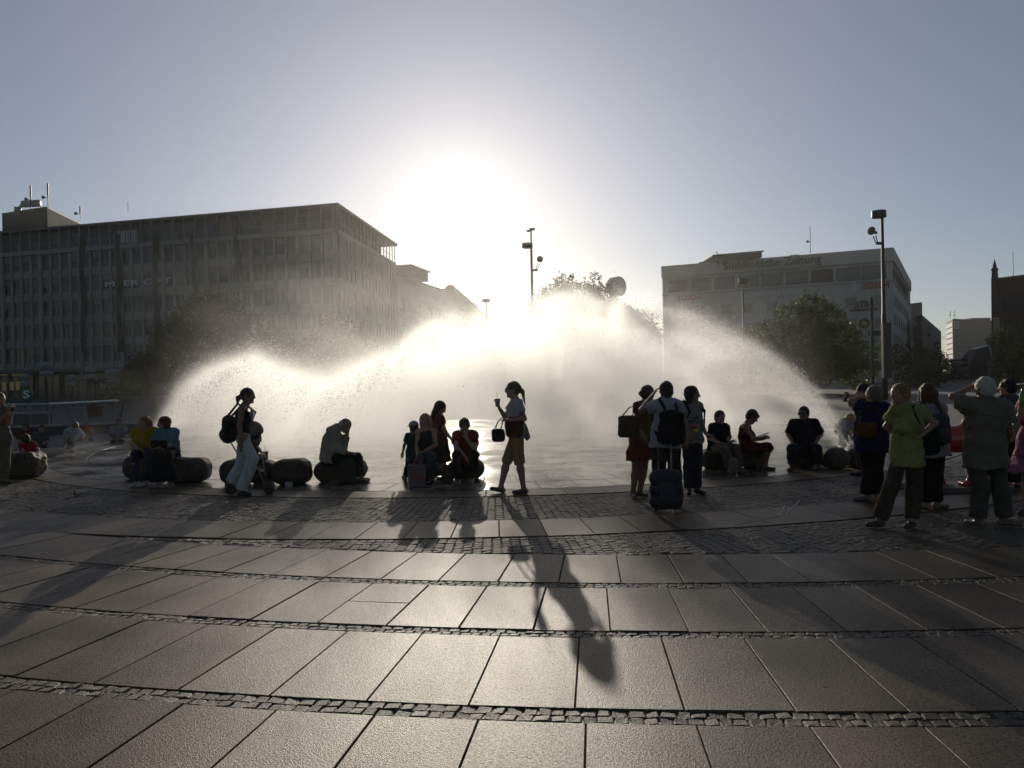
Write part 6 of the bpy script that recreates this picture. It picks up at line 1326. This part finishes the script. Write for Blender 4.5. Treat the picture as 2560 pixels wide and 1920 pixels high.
def worn_backpack(jn, label, colr, size=(0.30, 0.16, 0.45), back=None, drop=0.02, straps=True):
    r, j = pj[jn]; shc = (j['sa'] + j['sb']) / 2; hip = (j['ha'] + j['hb']) / 2; sp_ = nrm(shc - hip); bk = nrm(back); sd = nrm(np.cross(sp_, bk))
    c = shc + bk * (0.13 + size[1] / 2) - sp_ * (size[2] / 2 + drop)
    root = empty('backpack', (c[0], c[1], c[2] - size[2] / 2), label=label, cat='backpack'); s_ = SDF()
    s_.cap(c + sp_ * size[2] * 0.26, c - sp_ * size[2] * 0.28, size[1] * 0.48, size[1] * 0.55, wide=size[0] / size[1] * 0.95, axis=sd, k=0.03)
    s_.ell(c - sp_ * size[2] * 0.2 + bk * size[1] * 0.28, (size[0] * 0.36, size[0] * 0.3, size[2] * 0.24), k=0.04)
    s_.build('bag_body', cloth(colr), root, h=0.0125, amp=0.003, freq=20)
    for q in (-1, 1):
        m = MB(); a = c + sp_ * size[2] * 0.36 + sd * q * 0.07; top_ = shc + sp_ * 0.085 + sd * q * 0.10 + bk * 0.02; fr = shc - bk * 0.15 - sp_ * 0.06 + sd * q * 0.12; lo = shc - bk * 0.05 - sp_ * 0.26 + sd * q * 0.175; e = c - sp_ * size[2] * 0.3 + sd * q * size[0] * 0.4
        m.tube([a, top_, fr, lo, e], 0.019, 8); m.build('strap', cloth(tuple(c_ * 0.8 for c_ in colr)), root, True)
    return root
worn_backpack('back', 'black backpack on the back of the man in the white T-shirt', (0.022, 0.020, 0.022), (0.34, 0.18, 0.52), (0.1, -1, 0), 0.0)
worn_backpack('bob', 'grey backpack on the woman with curly brown hair', (0.10, 0.12, 0.135), (0.30, 0.15, 0.42), (-0.1, -1, 0), 0.02)
worn_backpack('walker', 'dark backpack with hanging straps on the woman in white trousers', (0.03, 0.032, 0.03), (0.28, 0.18, 0.46), (-1, 0.1, 0), 0.06)
worn_backpack('print', 'small dark backpack on the woman in the printed T-shirt', (0.03, 0.03, 0.032), (0.24, 0.12, 0.34), (-0.35, 0.9, 0), 0.03)
# print on the T-shirt: plain coloured shapes
r_, j_ = pj['print']; shc = (j_['sa'] + j_['sb']) / 2
for dx, dz, w_, h_, m_ in ((-0.02, -0.19, 0.075, 0.018, DARK_L), (0.035, -0.15, 0.03, 0.014, DARK_L), (-0.01, -0.27, 0.05, 0.028, RED_L), (0.03, -0.33, 0.045, 0.022, YEL)):
    s_ = SDF(); s_.ell((shc[0] + dx - 0.0, shc[1] - 0.138 - (0.02 if dz < -0.15 and dz > -0.3 else 0), shc[2] + dz), (w_, 0.014, h_), k=0.01); s_.build('shirt_print', m_, r_, h=0.007)
# tote of the woman with the bun
q = P(1567, 1066, 10.6); r = bagbox('tote_bag', 'large brown tote bag hanging behind the woman with the bun', 'bag', q, (0.24, 0.10, 0.30), (0.13, 0.09, 0.06), handle=[[P(1556, 1040, 10.6), P(1572, 1020, 10.65), P(1592, 1012, 10.72), P(1580, 1040, 10.6)]])
# suitcase behind the man with the backpack
q = G(1666, 1281); root = empty('suitcase', q, label='dark wheeled suitcase standing right behind the man with the backpack', cat='suitcase')
s_ = SDF()
for zz in (0.14, 0.28, 0.42): s_.cap(q + [-0.10, 0, zz], q + [0.10, 0, zz], 0.105, k=0.03, wide=1.0, axis=(0, 1, 0))
s_.build('case_body', mat('suitcase_cloth', (0.016, 0.017, 0.021), rough=0.7, var=0.15, nscale=12), root, h=0.014)
m = MB(); m.tube([q + [-0.08, 0.04, 0.5], q + [-0.08, 0.04, 0.82], q + [0.08, 0.04, 0.82], q + [0.08, 0.04, 0.5]], 0.010, 6); m.build('handle', GREYM, root)
for dx in (-0.12, 0.12): m = MB(); m.lathe([(0.03, -0.012), (0.035, 0), (0.03, 0.012)], q + [dx, 0.06, 0.035], 12, (1, 0, 0)); m.build('wheel', BLACK, root)
m = MB(); m.obox(q + [-0.10, -0.118, 0.18], (0.20, 0, 0), (0, 0.012, 0), (0, 0, 0.20)); m.build('front_pocket', mat('suitcase_pocket', (0.022, 0.025, 0.034), rough=0.7, var=0.15), root)
# handbag and cup of the woman walking left
q = P(1246, 1088, 11.25); r = bagbox('handbag', 'black handbag hanging from the arm of the woman with the cup', 'bag', q, (0.19, 0.09, 0.19), (0.025, 0.022, 0.02), handle=[[P(1238, 1070, 11.25), P(1246, 1052, 11.22), P(1254, 1046, 11.2)], [P(1252, 1072, 11.25), P(1256, 1058, 11.22), P(1258, 1048, 11.2)]])
def drink_cup(q, label, colr, straw=True, k=1.0):
    r = empty('drink_cup', q, label=label, cat='cup'); m = MB(); m.lathe([(0.030 * k, 0), (0.042 * k, 0.115 * k)], q, 16); m.build('cup_body', mat('paper_cup', colr, rough=0.6, var=0.08), r, True)
    m = MB(); m.lathe([(0.045 * k, 0.116 * k), (0.045 * k, 0.126 * k)], q, 16); m.build('lid', mat('paper_cup', (0.5, 0.48, 0.45), rough=0.4, var=0.05), r)
    if straw: m = MB(); m.tube([q + [0, 0, 0.127 * k], q + [-0.01, 0, 0.21 * k]], 0.004, 6); m.build('straw', mat('straw', (0.4, 0.35, 0.3), rough=0.4, var=0.05), r)
drink_cup(P(1244, 1017, 11.28), 'pinkish paper cup with straw in the raised hand of the walking woman', (0.40, 0.28, 0.25))
drink_cup(P(628, 1050, 11.72), 'lilac drink cup held by the woman in white trousers', (0.25, 0.2, 0.45))
drink_cup(P(664, 1150, 12.35), 'reddish paper cup with a straw standing on the stone by the pushchair', (0.40, 0.10, 0.07), k=1.1)
m_ = empty('fallen_cup', G(200, 1238), label='red and white paper cup lying on the cobbles at the left', cat='litter')
q = G(200, 1238) + [0, 0, 0.045]; m = MB(); m.lathe([(0.032, -0.065), (0.044, 0.05)], q, 16, (-0.96, 0.15, -0.05)); m.build('cup_body', mat('paper_cup', (0.45, 0.42, 0.38), rough=0.6, var=0.08), m_, True)
m = MB(); m.lathe([(0.046, 0.051), (0.047, 0.075)], q, 16, (-0.96, 0.15, -0.05)); m.build('lid', RED_L, m_); m = MB(); m.tube([q + [0.06, 0, 0.0], q + [0.13, 0.0, 0.03]], 0.005, 6); m.build('straw', WHITE_L, m_)
m = MB(); q = G(722, 1216); m.box(q + [0, 0, 0.035], (0.12, 0.09, 0.07), 0.3); m.build('takeaway_box', mat('paper_cup', (0.45, 0.42, 0.38), rough=0.6, var=0.08), label='small white takeaway box on the ground before the empty stone', cat='litter')
# bags on the ground
bagbox('backpack', 'dark grey backpack leaning on the stone at the feet of the old man', 'backpack', G(868, 1211) + [0, 0.05, 0.21], (0.26, 0.17, 0.42), (0.06, 0.058, 0.06), handle=[[G(868, 1211) + [-0.04, 0.05, 0.41], G(868, 1211) + [0, 0.05, 0.47], G(868, 1211) + [0.04, 0.05, 0.41]]])
q = G(1043, 1217); r = empty('shopping_bag', q, label='pinkish paper shopping bag at the feet of the blonde woman', cat='bag')
m = MB(); m.hexa([q + [-.13, -.06, .005], q + [.13, -.06, .005], q + [.13, .07, .005], q + [-.13, .07, .005], q + [-.145, -.045, .34], q + [.14, -.045, .345], q + [.14, .055, .34], q + [-.145, .055, .345]]); m.build('bag_body', mat('paper_bag', (0.17, 0.11, 0.11), rough=0.7, var=0.12, nscale=8, trans=0.2), r)
fit_text('Moda', 'bag_letters', RED_L, q + [-0.08, -0.068, 0.15], q + [0.09, -0.068, 0.15], 0.05, 0.001, r)
for dy in (-0.03, 0.04): m = MB(); m.tube([q + [-.05, dy, .34], q + [-.03, dy, .42], q + [.04, dy, .42], q + [.06, dy, .34]], 0.005, 6); m.build('handle', RED_L, r)
bagbox('shoulder_bag', 'dark patterned cloth bag leaning between the two middle stones', 'bag', G(1119, 1214) + [0, 0.02, 0.17], (0.18, 0.14, 0.33), (0.10, 0.075, 0.05), handle=[[G(1119, 1214) + [-.05, 0, .30], G(1119, 1214) + [-0.02, 0, .44], G(1119, 1214) + [.05, 0, .31]]])
bagbox('handbag', 'black handbag on the lap of the woman in blue', 'bag', P(398, 1112, 12.82), (0.26, 0.10, 0.15), (0.02, 0.02, 0.022))
bagbox('shoulder_bag', 'large dark shoulder bag under the arm of the woman in green', 'bag', P(2322, 1098, 8.45), (0.24, 0.14, 0.34), (0.035, 0.036, 0.034), handle=[[P(2308, 1072, 8.3), P(2298, 1056, 8.12), P(2288, 1036, 8.10), P(2282, 1016, 8.17), P(2292, 1008, 8.42), P(2312, 1040, 8.56), P(2330, 1066, 8.5)]])
bagbox('waist_pouch', 'brown and orange pouch worn behind by the person in the dark blue shirt', 'bag', P(2168, 1076, 9.8), (0.24, 0.10, 0.20), (0.16, 0.07, 0.02), handle=[[P(2152, 1062, 9.82), P(2148, 1030, 9.85), P(2180, 1012, 9.9), P(2206, 1040, 9.86)]])
bagbox('cloth_bundle', 'pale plastic bag on the youth lap in khaki trousers', 'bag', G(1836, 1196) + [0, 0, 0.15], (0.16, 0.12, 0.28), (0.34, 0.30, 0.24)) if False else bagbox('plastic_bag', 'pale plastic bag standing before the youth in khaki trousers', 'bag', G(1834, 1188) + [0, 0, 0.15], (0.16, 0.12, 0.28), (0.34, 0.30, 0.24))
# white cloth hanging from the walking woman's bag
bagbox('companion_bundle', 'brown jacket bundle carried by the walking woman with the cup, in place of her companion', 'jacket', P(1286, 1068, 11.2), (0.27, 0.16, 0.30), (0.16, 0.06, 0.035))  # bundle added in place of the companion's silhouette beside her
s_ = SDF(); s_.cap(P(1312, 1062, 11.3), P(1318, 1092, 11.3), 0.03, 0.045, k=0.02); s_.cap(P(1318, 1092, 11.3), P(1317, 1102, 11.3), 0.045, 0.012, k=0.02)
tag(s_.build('scarf', cloth((0.5, 0.42, 0.30), 0.3), h=0.012, amp=0.003), 'pale scarf hanging from the jacket of the walking woman', 'scarf')
# booklet, cameras, bottle
r, j = pj['reader']; q = P(1909, 1087, 13.45); m = MB(); ux = nrm(P(1924, 1080, 13.5) - P(1896, 1092, 13.4)); m.obox(q - ux * 0.12 - np.array([0, 0.09, 0]), ux * 0.24, (0, 0.2, 0.0), np.cross(ux, (0, 1, 0)) * -0.012 + np.array([0, 0, 0.012])); m.build('booklet', mat('paper', (0.6, 0.58, 0.54), rough=0.7, var=0.05), label='open pale booklet in the hands of the reading woman', cat='booklet')
def camera_obj(q, label):
    r = empty('camera', q, label=label, cat='camera'); m = MB(); m.box(q, (0.11, 0.05, 0.07)); m.build('camera_body', BLACK, r); m = MB(); m.lathe([(0.022, 0), (0.022, 0.03)], q, 12, (0.3, 0.95, 0)); m.build('lens', GREYM, r)
camera_obj(P(31, 1022, 13.55), 'small camera in the raised hands of the man at the left edge'); camera_obj(P(2117, 999, 12.35), 'small dark camera held up at the right end of the spray')
q = P(2557, 1013, 8.7); m = MB(); m.lathe([(0.03, 0), (0.034, 0.01), (0.034, 0.12), (0.014, 0.16), (0.014, 0.2)], q, 14); m.build('bottle', mat('green_bottle', (0.12, 0.22, 0.05), rough=0.2, var=0.05), None, True, label='green bottle in the hand of the woman in pink', cat='bottle')
# pushchair
d = 12.05; root = empty('pushchair', tuple(P(630, 1215, d) * [1, 1, 0]), label='dark pushchair with a pale hood and a child inside, behind the walking woman', cat='pushchair')
W_ = lambda px, py, dy=0.0: P(px, py, d + dy)
m = MB()
for dy in (-0.22, 0.22):
    m.tube([W_(566, 1088, dy), W_(590, 1128, dy), W_(640, 1165, dy), W_(664, 1212, dy)], 0.012, 8); m.tube([W_(654, 1135, dy), W_(640, 1165, dy), W_(584, 1212, dy)], 0.012, 8); m.tube([W_(655, 1140, dy), W_(665, 1195, dy)], 0.012, 8)
m.tube([W_(566, 1088, -0.22), W_(560, 1086, 0), W_(566, 1088, 0.22)], 0.014, 8); m.build('frame', GREYM, root, True)
for px_ in (672, 576):
    for dy in (-0.24, 0.24):
        q = W_(px_, 1212, dy); q[2] = 0.085
        m = MB(); m.lathe([(0.062, -0.02), (0.085, -0.016), (0.088, 0), (0.085, 0.016), (0.062, 0.02)], q, 20, (0, 1, 0)); w1_ = m.build('wheel', BLACK, root, True)
        m = MB()
        for k in range(5): a = k * 1.2566; m.tube([q + [0, -0.022, 0], q + np.array([math.cos(a) * 0.06, -0.022, math.sin(a) * 0.06])], 0.006, 6)
        m.build('spokes', GREYM, w1_)
s_ = SDF(); s_.ell(W_(632, 1078), (0.15, 0.23, 0.16), k=0.02); s_.cut(W_(648, 1100), (0.18, 0.2, 0.13)); s_.build('hood', cloth((0.34, 0.31, 0.25), 0.3), root, h=0.014)
s_ = SDF(); s_.cap(W_(618, 1095), W_(622, 1150), 0.05, 0.06, wide=3.2, axis=(0, 1, 0), k=0.03); s_.cap(W_(622, 1152), W_(652, 1150), 0.05, 0.05, wide=3.2, axis=(0, 1, 0), k=0.03); s_.build('seat', cloth((0.03, 0.03, 0.03)), root, h=0.014)
s_ = SDF(); s_.cap(W_(590, 1180), W_(645, 1182), 0.07, 0.07, wide=2.2, axis=(0, 1, 0), k=0.03); s_.build('basket', cloth((0.03, 0.03, 0.03)), root, h=0.016)
person('small child sitting in the pushchair with white shoes', 12.05, dict(hd=(640, 1096), nk=(636, 1107), sa=(634, 1112), sb=(636, 1112), ea=(646, 1122), wa=(654, 1134), eb=(648, 1122), wb=(656, 1134), ha=(630, 1138), hb=(631, 1138), ka=(652, 1142), kb=(653, 1142), fa=(646, 1172), fb=(648, 1172)), H=0.95, side=0.10, face=(0.95, -0.1, -0.2), top=((0.25, 0.12, 0.07), 0.6, 0.014), bottom=('trousers', (0.08, 0.08, 0.1), 1.8, 0.01), hair=('short', (0.1, 0.06, 0.03)), shoes=(0.6, 0.6, 0.6), headk=0.92)
# red lion statue behind the crowd
root = empty('lion_statue', tuple(G(2385, 1238) * [1, 1, 0]), label='glossy red lion statue on a flat base behind the crowd at the right', cat='statue')
d = 10.9; LW = lambda px, py, dy=0.0: P(px, py, d + dy); LR = mat('red_lacquer', (0.36, 0.035, 0.012), rough=0.22, var=0.15, nscale=4, spec=0.7)
s_ = SDF(); s_.cap(LW(2322, 1100), LW(2428, 1096), 0.17, 0.20, k=0.06, wide=0.85, axis=(0, 1, 0)); s_.ell(LW(2444, 1080), (0.24, 0.2, 0.26), k=0.08); s_.ell(LW(2468, 1040), (0.17, 0.16, 0.18), k=0.06); s_.ell(LW(2490, 1046), (0.10, 0.09, 0.08), k=0.04)
s_.ell(LW(2452, 1044), (0.21, 0.21, 0.24), k=0.05)
for q in (-1, 1): s_.ell(LW(2460, 1006, q * 0.12), (0.05, 0.035, 0.05), k=0.02)
for px_, kx, fx, dy in ((2318, 2306, 2322, -0.15), (2324, 2312, 2330, 0.15), (2432, 2438, 2426, -0.15), (2446, 2452, 2448, 0.15)):
    top_ = LW(px_, 1118, dy); kn = LW(kx, 1172, dy); ft = LW(fx, 1222, dy); ft[2] = 0.07 + 0.05
    s_.cap(top_, kn, 0.12, 0.065, k=0.05); s_.cap(kn, ft, 0.065, 0.055, k=0.04); s_.ell(ft + [0.04, 0, -0.02], (0.12, 0.075, 0.055), k=0.03)
    for tt in (-1, 0, 1): s_.ell(ft + [-0.10 if px_ > 2400 else 0.13, tt * 0.045, -0.025], (0.045, 0.03, 0.04), k=0.008)
s_.cap(LW(2300, 1095), LW(2286, 1130), 0.03, 0.025, k=0.03); s_.cap(LW(2286, 1130), LW(2282, 1170), 0.025, 0.03, k=0.02); s_.ell(LW(2282, 1178), (0.05, 0.05, 0.07), k=0.02)
s_.build('lion_body', LR, root, h=0.016)
m = MB(); q = LW(2385, 1236); m.box((q[0], d, 0.035), (1.25, 0.7, 0.06)); m.build('plinth', CONC_D, root)
# small water jet and litter details
def puddle_streaks():
    pass
# chalk scratches on the slabs are thin raised lime marks
CH_ = mat('chalk', (0.5, 0.49, 0.46), rough=0.9, var=0.3, nscale=60)
for i, (a, b) in enumerate([((2000, 1250), (1965, 1286)), ((1965, 1286), (1830, 1312)), ((1962, 1262), (1950, 1290))]):
    qa, qb = G(*a, 0.004), G(*b, 0.004); u = nrm(qb - qa); n_ = np.array([-u[1], u[0], 0]) * 0.006
    m = MB(); m.hexa([qa - n_, qb - n_, qb + n_, qa + n_, qa - n_ + [0, 0, .0015], qb - n_ + [0, 0, .0015], qb + n_ + [0, 0, .0015], qa + n_ + [0, 0, .0015]]); m.build('chalk_mark', CH_, pave)

# seams on the old man's vest
r, j = pj['beige']; m = MB(); m.tube([P(2398, 1030, 8.07), P(2430, 1034, 8.02), P(2465, 1038, 8.01), P(2500, 1042, 8.03), P(2520, 1044, 8.09)], 0.0035, 6); m.tube([P(2508, 1044, 8.04), P(2508, 1090, 8.03)], 0.003, 6); m.build('seam', cloth((0.16, 0.14, 0.10)), r)
